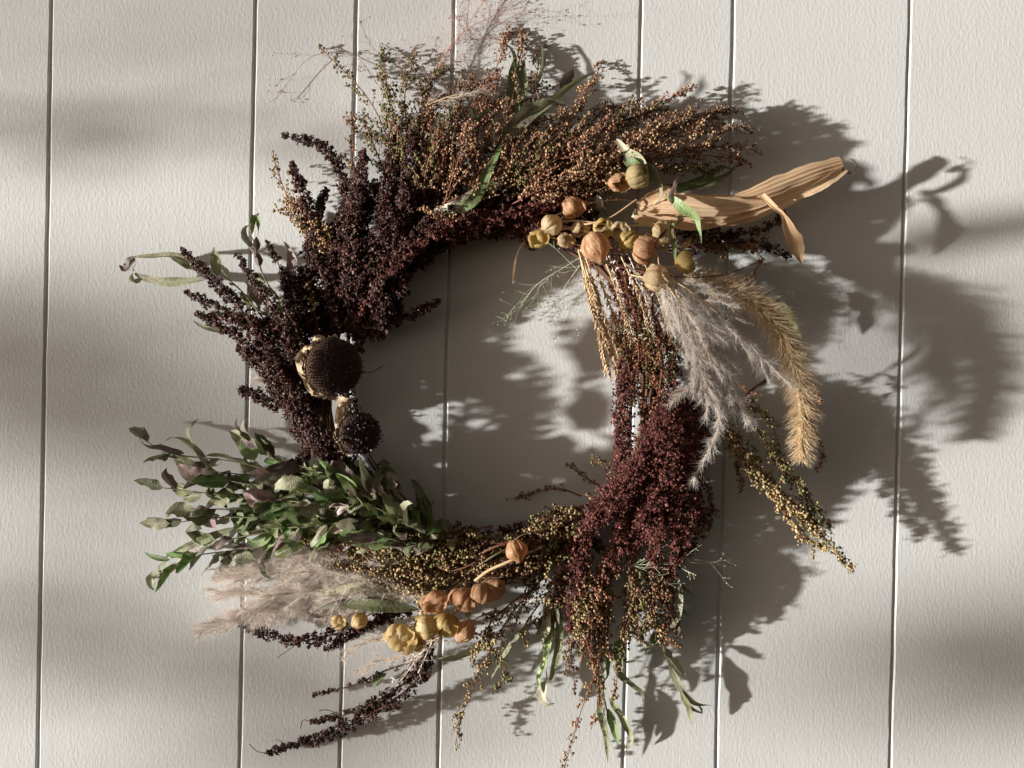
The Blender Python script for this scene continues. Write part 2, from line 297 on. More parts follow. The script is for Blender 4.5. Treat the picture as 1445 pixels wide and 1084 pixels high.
TOPX = [-215, 73, 361, 503, 641, 905, 1035, 1284, 1540, 1690]; BOTX = [-233, 53, 338, 479.5, 618, 879, 1010, 1255.5, 1510, 1658]
G = 1.7   # half a groove
def edge(i, y):   # y may run past the frame
    return TOPX[i]+(BOTX[i]-TOPX[i])*y/1084.0
YS = np.arange(-260, 1345, 16.0)
for i in range(len(TOPX)-1):
    mb = MB(); n = len(YS); w = rng.normal(size=(2, n))*0.34
    w = (w+np.roll(w, 1, 1)+np.roll(w, 2, 1))/2
    xl = edge(i, YS)+G+w[0]; xr = edge(i+1, YS)-G+w[1]
    prof = [(0, -6), (0.1, -2.2), (0.7, -1.0), (2.0, 0.0)]
    cols = [(xl+a, d) for a, d in prof]+[(xr-a, d) for a, d in prof[::-1]]
    Gd = np.stack([np.stack([x, YS, np.full(n, d)], -1) for x, d in cols], 1)
    Gd = Gd[:, ::-1]
    mb.grid(Gd); mb.build('board', 'wall', wall, smooth=False)
mb = MB()
mb.grid(np.array([[[1750, -260, -3.4], [-300, -260, -3.4]], [[1750, 1340, -3.4], [-300, 1340, -3.4]]], float)); mb.build('groove_backing', 'wall', wall)

# ---------------------------------------------------------------- the wreath
wreath = empty('wreath', (690, 545, 0), None, 'round wreath of dried sorghum, berries, leaves, pods and plumes hanging on the board wall', 'wreath')
def jit(P, a=4.0, dd=6.0):
    P = np.array(P, float); P += rng.normal(size=P.shape)*np.array([a, a, dd])*0.5; P[:, 2] = np.maximum(P[:, 2], 5); return P

def sorghum(path, r0, r1, mat='sorg', dens=1.0, label=None, size=1.9, bare=0.0, flare=True):
    """spike: a stem carrying knots of small rough grains"""
    P = pc(path); ln = np.linalg.norm(np.diff(P, axis=0), axis=1).sum(); n = max(8, int(ln/5)); C = spline(P, n)
    root = empty('sorghum_spike', C[0], wreath, label)
    st = MB(); st.tube(C, np.linspace(1.8, 0.6, n), 5)
    t = np.linspace(0, 1, n); rad = np.interp(t, [0, 0.12, 0.5, 0.85, 1], [r0*0.7, r0, r0*0.9, (r0*0.35+r1*0.65), r1*0.5])
    # knots of grain on short side twigs
    nk = int(ln*dens*0.235*max(1.0, (r0+r1)/2/3.2)); tk = rng.uniform(bare, 1, nk)
    idx = tk*(n-1); i0 = np.minimum(idx.astype(int), n-2); fr = (idx-i0)[:, None]; base = C[i0]*(1-fr)+C[i0+1]*fr
    T = tangents(C)[i0]; rr = np.interp(tk, t, rad)
    dv = nrm(rng.normal(size=(nk, 3))); dv = nrm(dv-T*np.sum(dv*T, 1, keepdims=True)+T*0.55)
    K = base+dv*(rr*rng.uniform(0.15, 1.0, nk)**0.6)[:, None]
    K[:, 2] = np.maximum(K[:, 2], 3)
    for k in range(0, nk, 3): st.tube(np.array([base[k], K[k]]), 0.45, 3)
    m = rng.integers(7, 12, nk); cc = np.repeat(K, m, 0); off = nrm(rng.normal(size=(len(cc), 3)))*rng.uniform(0.7, 1.0, (len(cc), 1))*np.repeat(2.9+rr*0.06, m)[:, None]
    ctr = cc+off
    g = MB(); N = len(ctr); sp = rng.uniform(size=N) < 0.58
    g.blobs(ctr[sp], size*rng.uniform(0.35, 1.2, sp.sum()), OCT, 0.45)
    g.blobs(ctr[~sp], size*rng.uniform(0.4, 1.15, (~sp).sum()), SPK, 0.45, dirs=off[~sp]+0.4*rng.normal(size=((~sp).sum(), 3)))
    st.build('stem', 'stemred' if mat != 'sorg' else 'stem', root)
    g.build('grains', mat, root, smooth=False, kind='stuff')
    return root
def berries(path, spread, mat='btan', dens=1.0, size=2.2, start=0.15, label=None, stem='stemred', side=1.0, thin=1.3, ang=0.8):
    """open panicle: thin stem, wiry side twigs, round berries on tiny stalks"""
    P = pc(path); ln = np.linalg.norm(np.diff(P, axis=0), axis=1).sum(); n = max(8, int(ln/7)); C = spline(P, n)
    root = empty('berry_sprig', C[0], wreath, label); st = MB(); st.tube(C, np.linspace(thin, 0.45, n), 4)
    T = tangents(C); pts = []; nb = int(ln*dens*0.15)+3
    for t in np.sort(rng.uniform(start, 1.0, nb)):
        i = min(int(t*(n-1)), n-2); f = t*(n-1)-i; b = C[i]*(1-f)+C[i+1]*f
        d = nrm(rng.normal(size=3)); d = nrm(d-T[i]*d.dot(T[i])); d = nrm(T[i]*ang+d*rng.uniform(0.4, 1.0)*side)
        l = spread*(1.12-0.75*t)*rng.uniform(0.5, 1.15); e = b+d*l+T[i]*l*0.25; mid = b+d*l*0.5+nrm(rng.normal(size=3))*l*0.08
        Q = spline([b, mid, e], max(4, int(l/5))); Q[:, 2] = np.maximum(Q[:, 2], 2.5); st.tube(Q, 0.42, 3)
        m = max(3, int(l*0.42)); u = rng.uniform(0.15, 1.0, m); u[0] = 1; ii = u*(len(Q)-1); k = np.minimum(ii.astype(int), len(Q)-2); ff = (ii-k)[:, None]
        q0 = Q[k]*(1-ff)+Q[k+1]*ff; o = nrm(rng.normal(size=(m, 3)))*rng.uniform(2.0, 4.6, (m, 1)); q1 = q0+o; q1[:, 2] = np.maximum(q1[:, 2], 2.2)
        for a, c in zip(q0[::2], q1[::2]): st.tube(np.array([a, c]), 0.3, 3)
        pts.append(q1)
    pts.append(C[-1:]); pts = np.concatenate(pts); g = MB(); g.blobs(pts, size*rng.uniform(0.4, 1.15, len(pts)), ICO, 0.22)
    st.build('stem', stem, root); g.build('berries', mat, root, kind='stuff')
    return root
def leaf(path, w, mat='lgreen', twist=(0, 0), fold=0.35, parent=None, name='leaf', prof=None, label=None, m=7, wav=0.17, ridg=0.0, roll=0.0, seg=None):
    """leaf blade along a path; w = half width; twist in radians about its own midrib, 0 = facing the viewer"""
    P = pc(path); ln = np.linalg.norm(np.diff(P, axis=0), axis=1).sum(); n = seg or int(np.clip(ln/5, 9, 26)); C = spline(P, n); T = tangents(C)
    view = np.array([0, 0, 1.0]); A = nrm(np.cross(T, view)); N0 = np.cross(A, T)*1.0
    t = np.linspace(0, 1, n); tw = twist[0]+(twist[1]-twist[0])*t
    A2 = A*np.cos(tw)[:, None]+N0*np.sin(tw)[:, None]; N2 = N0*np.cos(tw)[:, None]-A*np.sin(tw)[:, None]
    if prof is None: wd = w*(np.sin(np.pi*np.clip(t, 0, 1)**0.85)**0.75*(1-0.25*t))+0.5*(1-t)
    else: wd = w*np.interp(t, np.linspace(0, 1, len(prof)), prof)
    if ridg: wd = wd*(1+0.05*np.sin(t*23+rng.uniform(0, 6))+0.04*np.sin(t*41+rng.uniform(0, 6)))
    u = np.linspace(-1, 1, m); ph = rng.uniform(0, 6, 3)
    lat = u[None]*wd[:, None]
    ang = roll*u[None]*np.ones((n, 1))
    lift = np.abs(u)[None]*wd[:, None]*fold + wd[:, None]*wav*np.sin(t*11+ph[0])[:, None]*u[None]**2*np.sign(u)[None]+wd[:, None]*wav*np.sin(t*17+ph[1])[:, None]*np.abs(u)[None]
    if roll: lat = wd[:, None]*np.sin(ang)/max(roll, .01); lift = lift+wd[:, None]*(1-np.cos(ang))/max(roll, .01)
    if ridg:
        for q_ in range(5): lift = lift+ridg*rng.uniform(0.3, 0.9)*np.sin(u[None]*rng.uniform(3, 19)+rng.uniform(0, 6)+np.sin(t*rng.uniform(2, 7)+rng.uniform(0, 6))[:, None]*rng.uniform(0.3, 1.6))
    Gd = C[:, None]+A2[:, None]*lat[..., None]+N2[:, None]*lift[..., None]; Gd[..., 2] = np.maximum(Gd[..., 2], 1.5)
    mb = MB(); mb.grid(Gd); return mb.build(name, mat, parent or wreath, label=label)
GREENS = ['lgreen', 'lgreen', 'lgreen', 'lgreen', 'lgreen', 'lgrey', 'lgrey', 'lgrey', 'lgrey', 'lbright', 'lpurple', 'lpink', 'lbright']
def leafy(path, n_leaf, llen, lw, mats=GREENS, label=None, start=0.15, out=0.7, curl=0.5, stem='stemgreen'):
    """stem with leaves set alternately"""
    P = pc(path); ln = np.linalg.norm(np.diff(P, axis=0), axis=1).sum(); n = max(8, int(ln/8)); C = spline(P, n)
    root = empty('leafy_sprig', C[0], wreath, label); st = MB(); st.tube(C, np.linspace(1.7, 0.7, n), 5); st.build('stem', stem, root)
    T = tangents(C)
    for k in range(n_leaf):
        t = start+(1-start)*(k+0.5*rng.uniform())/n_leaf; i = min(int(t*(n-1)), n-2); f = t*(n-1)-i; b = C[i]*(1-f)+C[i+1]*f
        d = nrm(rng.normal(size=3)*np.array([1, 1, 0.7])); d = nrm(d-T[i]*d.dot(T[i])); o = out*rng.uniform(0.35, 1.1)*(1 if t < 0.93 else 0.3)
        dv = nrm(T[i]+d*o); l = llen*rng.uniform(0.6, 1.2); h = nrm(np.cross(dv, rng.normal(size=3)))
        c = curl*rng.uniform(-0.3, 1.0)
        q = [b, b+dv*l*0.35+h*l*0.02, b+dv*l*0.72+h*l*c*0.22, b+dv*l*(1-0.25*abs(c))+h*l*c*0.55]
        q = np.array(q); q[:, 2] = np.maximum(q[:, 2], 3); kk = 1/(1-q[:, 2:3]/D); q[:, 0:1] = 722.5+(q[:, 0:1]-722.5)*kk; q[:, 1:2] = 542+(q[:, 1:2]-542)*kk
        t0 = rng.uniform(-1.3, 1.3)+(math.pi if rng.uniform() < 0.4 else 0)
        leaf(q, lw*rng.uniform(0.6, 1.15), mats[rng.integers(len(mats))], (t0, t0+rng.uniform(-2.0, 2.0)), rng.uniform(0.15, 0.95), root)
    return root
def pod(x, y, d, r, mat, tilt=(0, 0), spin=0.0, label=None, lobes=5, open_=0.0, stalk=None):
    """papery bladder pod: five winged lobes meeting at a point"""
    c = pc((x, y, d)); root = empty('papery_pod', c, wreath, label); mb = MB(); nu, nv = 61, 17
    th = np.linspace(0, 2*np.pi, nu)[None]+spin; v = np.linspace(0.0, 1.0, nv)[:, None]; ph = v*np.pi*(1-0.22*open_)
    prof = np.sin(ph)**0.72*(1+0.10*np.sin(ph*2)); z = np.cos(ph)*1.02+0.45*np.clip((0.16-v)/0.16, 0, 1)**1.3
    ax = nrm(np.array([math.sin(tilt[0])*math.cos(tilt[1]), math.sin(tilt[0])*math.sin(tilt[1]), math.cos(tilt[0])])); x0 = nrm(np.cross(ax, [0.1, 1, 0.2])); y0 = np.cross(ax, x0)
    sq = np.array([rng.uniform(0.88, 1.12), rng.uniform(0.85, 1.08), 1.0])
    def put(X, Y, Z):
        pt = np.stack([X, Y, Z*np.ones_like(X)], -1)*r*sq; return c+pt[..., 0:1]*x0+pt[..., 1:2]*y0+pt[..., 2:3]*ax
    if open_ < 0.5:
        s_ = (th-spin)*lobes/2/np.pi; s_ = np.abs((s_ % 1)-0.5)*2      # 1 at the seams
        wing = 1.04-0.34*np.exp(-((1-s_)*7)**2)+0.10*s_**2+0.05*(1-s_)**2+0.04*np.sin(3*th+4*v+spin)+0.022*np.sin(17*th+6*v)+0.03*np.sin(9*v+2*th)
        Rr = prof*wing; mb.grid(put(Rr*np.cos(th), Rr*np.sin(th), np.broadcast_to(z, Rr.shape)))
    else:                                       # burst open: separate cupped lobes
        for k in range(lobes):
            t0 = spin+k*2*np.pi/lobes+rng.uniform(-0.12, 0.12); u = np.linspace(-1, 1, 13)[None]; vv = np.linspace(1.0, 0.03+0.10*rng.uniform(), 15)[:, None]; fl_ = rng.uniform(0.05, 0.75)
            w_ = 0.84*np.sin(np.pi*np.clip((1-vv)*0.98+0.05, 0, 1))**0.55; tt = t0+u*w_*1.02; p_ = vv*np.pi*0.97
            Rr = np.sin(p_)**0.72*(1.0+0.10*(k % 2)+fl_*(1-vv)**2-0.13*np.abs(u)**6-0.10*np.exp(-(u*5)**2)+0.03*np.sin(u*11+k)+0.03*np.sin(vv*13+k))+fl_*0.5*(1-vv)**2
            mb.grid(put(Rr*np.cos(tt), Rr*np.sin(tt), np.cos(p_)*0.95+0.04*u**2))
    for V_ in mb.V: V_ += rng.normal(size=3)*0.2+np.sin(V_[:, [1, 2, 0]]*0.55+spin)*0.020*r+np.sin(V_[:, [2, 0, 1]]*1.3+spin)*0.010*r
    mb.build('husk', mat, root)
    if stalk is not None:
        s0 = c-ax*r*0.9; e = pc(stalk); st = MB(); st.tube(spline([s0, s0-ax*r*0.3+(e-s0)*0.3, e], 10), 1.0, 5); st.build('stalk', 'straw', root)
    return root
def plume(path, side_len, nside, hair, mat='fluff', hl=11, dens=1.0, label=None, ang=0.55, stem='straw', flat=0.45, hw=0.26):
    P = pc(path); ln = np.linalg.norm(np.diff(P, axis=0), axis=1).sum(); n = max(10, int(ln/6)); C = spline(P, n); T = tangents(C)
    root = empty('grass_plume', C[0], wreath, label); st = MB(); hb = MB(); st.tube(C, np.linspace(1.3, 0.45, n), 4)
    P0 = []; Dd = []
    def hairy(Q, cnt):
        TT = tangents(Q); u = rng.uniform(0.05, 1, cnt)*(len(Q)-1); k = np.minimum(u.astype(int), len(Q)-2); f = (u-k)[:, None]
        P0.append(Q[k]*(1-f)+Q[k+1]*f); dv = nrm(rng.normal(size=(cnt, 3))); Dd.append(nrm(TT[k]*rng.uniform(0.5, 1.3, (cnt, 1))+dv*0.62))
    hairy(C[int(n*0.4):], int(ln*0.35*hair*dens))
    for t in np.linspace(0.02, 0.97, nside):
        i = min(int(t*(n-1)), n-2); b = C[i]; d = nrm(rng.normal(size=3)*np.array([1, 1, flat])); d = nrm(d-T[i]*d.dot(T[i])); l = side_len*(1.1-0.7*t)*rng.uniform(0.6, 1.15)
        dv = nrm(T[i]+d*ang*rng.uniform(0.5, 1.3)); Q = spline([b, b+dv*l*0.5, b+dv*l*0.9+T[i]*l*0.15+rng.normal(size=3)*l*0.06], max(5, int(l/5))); Q[:, 2] = np.maximum(Q[:, 2], 4)
        st.tube(Q, np.linspace(0.6, 0.25, len(Q)), 3); hairy(Q, int(l*hair*0.42))
        # small spikelets
    P0 = np.concatenate(P0); Dd = np.concatenate(Dd); hb.hairs(P0, Dd, hl*rng.uniform(0.4, 1.3, len(P0)), hw*0.85*rng.uniform(0.7, 1.2, len(P0)), 0.4)
    hb.build('hairs', mat, root, kind='stuff'); 
    k = rng.uniform(size=len(P0)) < 0.10; st.blobs(P0[k], 1.2, SPK, 0.2, dirs=Dd[k], stretch=1.6)
    st.build('stem', stem, root)
    return root
def foxtail(path, rad, label=None):
    P = pc(path); n = 40; C = spline(P, n); T = tangents(C); root = empty('foxtail_head', C[0], wreath, label)
    ln = np.linalg.norm(np.diff(C, axis=0), axis=1).sum()
    st = MB(); st.tube(C, 1.6, 5); st.build('stem', 'straw', root)
    g = MB(); N = int(ln*7); u = rng.uniform(0, 1, N); i = np.minimum((u*(n-1)).astype(int), n-2); f = (u*(n-1)-i)[:, None]; b = C[i]*(1-f)+C[i+1]*f
    env = np.interp(u, [0, 0.08, 0.5, 0.85, 1], [0.5, 0.85, 1, 0.75, 0.35])
    d = nrm(rng.normal(size=(N, 3))); d = nrm(d-T[i]*np.sum(d*T[i], 1, keepdims=True)); p = b+d*(env*5)[:, None]
    g.blobs(p, 1.7, OCT, 0.2, dirs=nrm(d+T[i]), stretch=1.5); g.build('grains', 'foxcore', root, kind='stuff')
    h = MB(); N = int(ln*8.5); u = rng.uniform(0, 1, N); i = np.minimum((u*(n-1)).astype(int), n-2); f = (u*(n-1)-i)[:, None]; b = C[i]*(1-f)+C[i+1]*f
    env = np.interp(u, [0, 0.08, 0.5, 0.85, 1], [0.6, 0.9, 1, 0.8, 0.5]); d = nrm(rng.normal(size=(N, 3))); d = nrm(d-T[i]*np.sum(d*T[i], 1, keepdims=True))
    h.hairs(b+d*3, nrm(d*1.0+T[i]*rng.uniform(0.45, 0.9, (N, 1))), rad*env*rng.uniform(0.7, 1.2, N), 0.44, 0.12); h.build('bristles', 'bristle', root, kind='stuff')
def wheat(path, name='grass_spike', mat='straw', lab=None, l=8.0, w=1.6, gap=5.0, start=0.2):
    P = pc(path); ln = np.linalg.norm(np.diff(P, axis=0), axis=1).sum(); n = max(8, int(ln/6)); C = spline(P, n); T = tangents(C); root = empty(name, C[0], wreath, lab)
    st = MB(); st.tube(C, np.linspace(1.1, 0.5, n), 4); st.build('stem', mat, root)
    g = MB(); k = int(ln*(1-start)/gap)*2; u = np.linspace(start, 1, k); i = np.minimum((u*(n-1)).astype(int), n-2); f = (u*(n-1)-i)[:, None]; b = C[i]*(1-f)+C[i+1]*f
    A = nrm(np.cross(T[i], [0.2, 0.1, 1.0])); sg = np.where(np.arange(k) % 2 == 0, 1, -1)[:, None]; d = nrm(T[i]+A*sg*0.45+rng.normal(size=(k, 3))*0.15)
    g.blobs(b+d*l*0.45, w, OCT, 0.15, dirs=d, stretch=l/w*0.5); g.build('spikelets', mat, root, kind='stuff', smooth=False)
def finegrass(path, mat, n, length, fan=0.5, dots=True, r=0.34, label=None):
    """hair-fine panicle of branching threads"""
    P = pc(path); C = spline(P, 16); T = tangents(C); root = empty('fine_grass', C[0], wreath, label); st = MB(); st.tube(C, np.linspace(0.55, 0.3, 16), 4); tips = []
    for k in range(n):
        t = rng.uniform(0.2, 1); i = min(int(t*15), 14); d = rng.normal(size=3)*np.array([1, 1, 0.4]); dv = nrm(T[i]+nrm(d)*fan*rng.uniform(0.5, 1.4)); l = length*rng.uniform(0.4, 1.1)
        h = nrm(rng.normal(size=3)*np.array([1, 1, .3])); Q = spline([C[i], C[i]+dv*l*0.5, C[i]+dv*l+h*l*0.22], 9); Q[:, 2] = np.maximum(Q[:, 2], 3); st.tube(Q, np.linspace(r, r*0.6, 9), 3); tips.append(Q[-1])
        for j in range(3):
            a = Q[rng.integers(3, 9)]; dd = nrm(dv+rng.normal(size=3)*0.5); l2 = l*rng.uniform(0.15, 0.4); e = a+dd*l2; e[2] = max(e[2], 3); st.tube(spline([a, (a+e)/2+rng.normal(size=3)*l2*0.06, e], 5), r*0.65, 3); tips.append(e)
    st.build('threads', mat, root)
    if dots:
        g = MB(); g.blobs(np.array(tips), 0.85, OCT, 0.3, stretch=1.4); g.build('seeds', mat, root, kind='stuff')

# --- the twig ring that carries everything
CX, CY, RR = 690, 548, 236
ringroot = empty('twig_ring', (CX, CY, 25), wreath, 'ring of brown twigs hidden under the sprigs')
for k in range(13):
    a = np.linspace(0, 2*np.pi, 90); ph = rng.uniform(0, 6.28); rad = rng.uniform(3, 17); fq = rng.integers(2, 5)
    rr = RR+rad*np.cos(a*fq+ph)+rng.uniform(-3, 3); dd = 26+rad*0.9*np.sin(a*fq+ph); st = MB()
    st.tube(pc(np.stack([CX+rr*np.cos(a)*0.985, CY+rr*np.sin(a), dd], -1)), rng.uniform(2.0, 3.4), 6); st.build('twig', 'stem', ringroot)

# --- dark sorghum, upper left
DK = [  # (path, r0, r1)
 ([(500, 400, 50), (492, 310, 55), (478, 240, 50), (450, 208, 45), (400, 192, 40)], 13, 5),
 ([(470, 450, 55), (446, 360, 60), (432, 285, 55), (411, 232, 45)], 16, 6),
 ([(440, 470, 50), (432, 400, 50), (440, 330, 48), (462, 270, 40)], 15, 7),
 ([(490, 440, 60), (500, 350, 75), (508, 270, 70), (512, 215, 55)], 17, 9),
 ([(500, 450, 55), (530, 350, 75), (548, 260, 70), (556, 195, 55)], 18, 10),
 ([(520, 430, 60), (560, 330, 80), (578, 250, 75), (585, 188, 60)], 19, 11),
 ([(530, 420, 50), (575, 320, 65), (610, 250, 60), (640, 205, 45)], 17, 9),
 ([(520, 430, 65), (560, 365, 85), (620, 310, 85), (690, 270, 70)], 17, 8),
 ([(540, 400, 45), (600, 350, 60), (680, 320, 60), (770, 300, 50)], 19, 11),
 ([(560, 380, 35), (640, 335, 40), (720, 322, 40), (800, 318, 35)], 17, 12),
 ([(480, 470, 55), (470, 400, 60), (478, 330, 55), (490, 280, 45)], 16, 10),
 ([(500, 480, 40), (520, 400, 45), (560, 350, 45), (620, 330, 40)], 20, 14),
 ([(460, 480, 35), (480, 420, 35), (540, 380, 35), (580, 340, 35)], 22, 16),
 ([(555, 350, 40), (573, 372, 42), (567, 405, 38), (562, 438, 32)], 10, 5),
 ([(500, 462, 60), (540, 462, 62), (578, 447, 55), (617, 421, 48)], 11, 5),
 ([(430, 400, 40), (470, 350, 50), (520, 300, 55), (560, 220, 50)], 18, 10),
 ([(520, 440, 35), (560, 400, 35), (590, 370, 30), (612, 348, 25)], 15, 7),
 # left, running up and out
 ([(440, 640, 40), (400, 560, 48), (350, 485, 48), (277, 440, 40)], 14, 5),
 ([(440, 600, 45), (380, 500, 60), (320, 440, 55), (262, 412, 45)], 14, 4),
 ([(420, 560, 50), (350, 450, 62), (300, 395, 55), (256, 352, 45)], 13, 4),
 ([(430, 540, 50), (395, 450, 60), (358, 395, 55), (333, 360, 48)], 11, 5),
 ([(430, 520, 45), (412, 440, 45), (398, 385, 40), (376, 340, 36)], 8, 3),
 ([(470, 660, 45), (440, 600, 55), (400, 540, 60), (340, 490, 50)], 18, 8),
 ([(500, 660, 40), (450, 610, 55), (410, 570, 55), (378, 548, 45)], 17, 8),
 ([(480, 680, 35), (455, 640, 45), (430, 590, 50), (410, 520, 45)], 17, 9),
 ([(430, 480, 45), (400, 470, 50), (350, 455, 50), (300, 445, 45)], 12, 5),
 ([(520, 690, 30), (480, 650, 35), (440, 640, 40), (410, 655, 38)], 12, 6),
 ([(450, 560, 35), (430, 520, 35), (410, 480, 35), (380, 440, 35)], 16, 9),
]
for i, (p, a, b) in enumerate(DK):
    if i >= 17: p = [(x, y, d*(1.0+0.85*min(1, max(0, (x-300)/120)))) for x, y, d in p]
    sorghum(jit(p, 3, 5), a, b, 'sorg', 1.25, size=2.2, label='near black sorghum spike fanning out of the upper left of the wreath' if i < 17 else 'dark brown sorghum spike reaching out to the left')
# dense underlayers
for k in range(34):
    a = R_(rng.uniform(168, 292)); bx, by = CX+235*math.cos(a), CY+235*math.sin(a); out = a+R_(rng.uniform(10, 75)); l = rng.uniform(60, 130)
    ex, ey = bx+l*math.cos(out), by+l*math.sin(out); d = rng.uniform(22, 60)
    sorghum([(bx, by, d), ((bx+ex)/2+rng.uniform(-8, 8), (by+ey)/2+rng.uniform(-8, 8), d+14), (ex, ey, d+4)], 19, 11, 'sorg', 1.2, size=2.2, label='short dark sorghum spike packed into the left side of the ring')
for k in range(14):
    x = rng.uniform(450, 560); y = rng.uniform(330, 440); d = rng.uniform(30, 70)
    sorghum([(x+10, y+50, d), (x, y, d+10), (x+rng.uniform(0, 40), y-rng.uniform(50, 90), d+6)], 18, 11, 'sorg', 1.2, size=2.2, label='short dark sorghum spike packed into the left side of the ring')
for k in range(12):
    a = R_(rng.uniform(262, 308)); bx, by = CX+222*math.cos(a), CY+225*math.sin(a); l = rng.uniform(60, 110); d = rng.uniform(20, 50)
    sorghum([(bx, by, d), (bx+l*0.5, by-8, d+14), (bx+l, by+rng.uniform(-15, 25), d+4)], 17, 11, ['sorg', 'sorgred'][k % 2], 1.1, size=2.1, label='short dark sorghum spike along the top of the ring')
for k in range(16):
    x = rng.uniform(880, 975); y = rng.uniform(570, 720); d = rng.uniform(25, 75)
    sorghum([(x+12, y-40, d), (x+4, y+10, d+10), (x-rng.uniform(0, 40), y+60, d+4)], 19, 11, 'sorgred', 1.2, label='short burgundy sorghum spike packed into the right side of the ring')
for k in range(14):
    x = rng.uniform(600, 840); y = 735+0.18*abs(700-x)*0+rng.uniform(10, 55); d = rng.uniform(18, 45)
    sorghum([(x+40, y-4, d), (x, y, d+8), (x-50, y+rng.uniform(-4, 14), d+4)], 14, 9, 'sorg', 0.9, label='dark sorghum spike under the berries at the bottom of the ring')
for k in range(9):
    x = rng.uniform(860, 945); y = rng.uniform(380, 470); d = rng.uniform(25, 60)
    sorghum([(x, y, d), (x+12, y+45, d+10), (x+rng.uniform(-6, 26), y+100, d+4)], 14, 9, ['sorgrust', 'sorgred', 'sorg'][k % 3], 0.8, size=1.7, label='fine rust sorghum spike packed into the right side of the ring')
for q in [[(500, 600, 22), (492, 560, 26), (496, 510, 24)], [(512, 500, 22), (500, 470, 28), (505, 430, 26)], [(905, 640, 22), (912, 590, 26), (905, 540, 24)]]:
    sorghum(q, 13, 9, 'sorg', 0.8, size=2.0)
# burgundy over the top of the ring
for p, a, b in [([(600, 350, 55), (680, 315, 80), (760, 290, 80), (850, 250, 65)], 14, 8), ([(640, 340, 50), (720, 310, 65), (790, 285, 70), (860, 262, 60)], 13, 8), ([(520, 430, 70), (575, 360, 95), (640, 315, 95), (700, 300, 80)], 12, 7),
                ([(580, 370, 60), (540, 400, 70), (500, 455, 60)], 13, 8)]:
    sorghum(jit(p, 3, 4), a, b, 'sorgred', 1.1, label='burgundy sorghum spike along the top of the ring')
# red-brown, lower right
RD = [
 ([(905, 440, 60), (885, 520, 60), (880, 590, 55), (872, 660, 45)], 17, 12), ([(890, 500, 60), (880, 570, 60), (884, 640, 50), (880, 690, 40)], 18, 10),
 ([(955, 540, 60), (935, 630, 90), (880, 700, 90), (825, 760, 75), (803, 890, 50)], 22, 9),
 ([(960, 550, 50), (960, 640, 95), (930, 720, 85), (925, 800, 60)], 25, 10), ([(975, 580, 50), (985, 660, 80), (965, 750, 70), (935, 840, 45)], 20, 8),
 ([(940, 590, 60), (900, 660, 95), (860, 700, 95), (830, 740, 80)], 24, 16), ([(920, 610, 50), (905, 690, 60), (870, 780, 60), (840, 850, 50)], 22, 10),
 ([(950, 600, 40), (975, 680, 50), (985, 740, 45), (950, 800, 40)], 22, 12), ([(890, 660, 50), (850, 720, 70), (800, 790, 60), (790, 850, 45)], 18, 9),
 ([(930, 560, 70), (945, 620, 105), (930, 680, 100), (900, 740, 80)], 24, 14), ([(980, 560, 50), (990, 610, 55), (985, 660, 50)], 20, 12), ([(960, 560, 80), (910, 640, 100), (885, 690, 95), (870, 740, 80)], 18, 12),
 ([(970, 600, 70), (975, 660, 85), (955, 720, 80), (950, 790, 60)], 16, 9)]
for p, a, b in RD: sorghum(jit(p, 3, 5), a, b, 'sorgred', 1.15, label='reddish burgundy sorghum spike hanging down the right side')
for p in [[(860, 400, 60), (900, 480, 70), (930, 560, 65)], [(890, 390, 60), (930, 460, 75), (950, 540, 70)], [(900, 380, 60), (950, 430, 75), (970, 500, 70)], [(870, 470, 60), (890, 520, 60), (905, 590, 55)]]:
    sorghum(jit(p, 3, 5), 13, 7, 'sorgrust', 0.55, size=1.5, label='thin rust coloured sorghum spike on the right side')
# dark, under the corn husk
for p, a, b in [([(940, 350, 25), (1010, 345, 30), (1070, 345, 30), (1116, 362, 26)], 13, 6), ([(990, 345, 25), (1050, 330, 28), (1090, 318, 28), (1105, 300, 26)], 11, 6), ([(900, 345, 22), (960, 330, 25), (1040, 330, 25)], 14, 8)]:
    sorghum(p, a, b, 'sorg', 1.0, label='dark sorghum spike under the corn husk')
# bottom left spikes
for p, a, b in [([(612, 935, 40), (560, 985, 50), (470, 1034, 35), (376, 1063, 18)], 15, 3.5), ([(590, 950, 42), (540, 985, 50), (490, 1008, 40), (440, 1019, 25)], 9, 3.5),
                ([(580, 860, 45), (480, 893, 50), (410, 905, 40), (340, 882, 30)], 12, 6), ([(560, 855, 48), (510, 888, 45), (460, 917, 35)], 10, 4), ([(610, 900, 40), (600, 930, 45), (570, 960, 40)], 11, 8)]:
    sorghum(p, a, b, 'sorg', 1.15, size=2.3, label='dark sorghum spike pointing out at the lower left')
sorghum([(600, 930, 30), (545, 946, 30), (500, 967, 25), (443, 980, 18)], 5, 2, 'sorg', 0.5, size=2.3, bare=0.1, label='sparse dark spike with a bare twig tip')
tw = MB()
for q in [[(376, 1063, 18), (362, 1060, 15), (352, 1050, 12)], [(440, 1020, 22), (428, 1016, 20), (424, 1028, 20)], [(480, 1008, 22), (462, 1002, 20), (450, 1003, 20)], [(415, 912, 30), (400, 922, 28), (392, 928, 26)], [(500, 522, 60), (522, 526, 55), (541, 516, 50)]]:
    tw.tube(spline(pc(q), 8), 0.6, 4)
tw.build('bare_twig', 'stem', wreath)

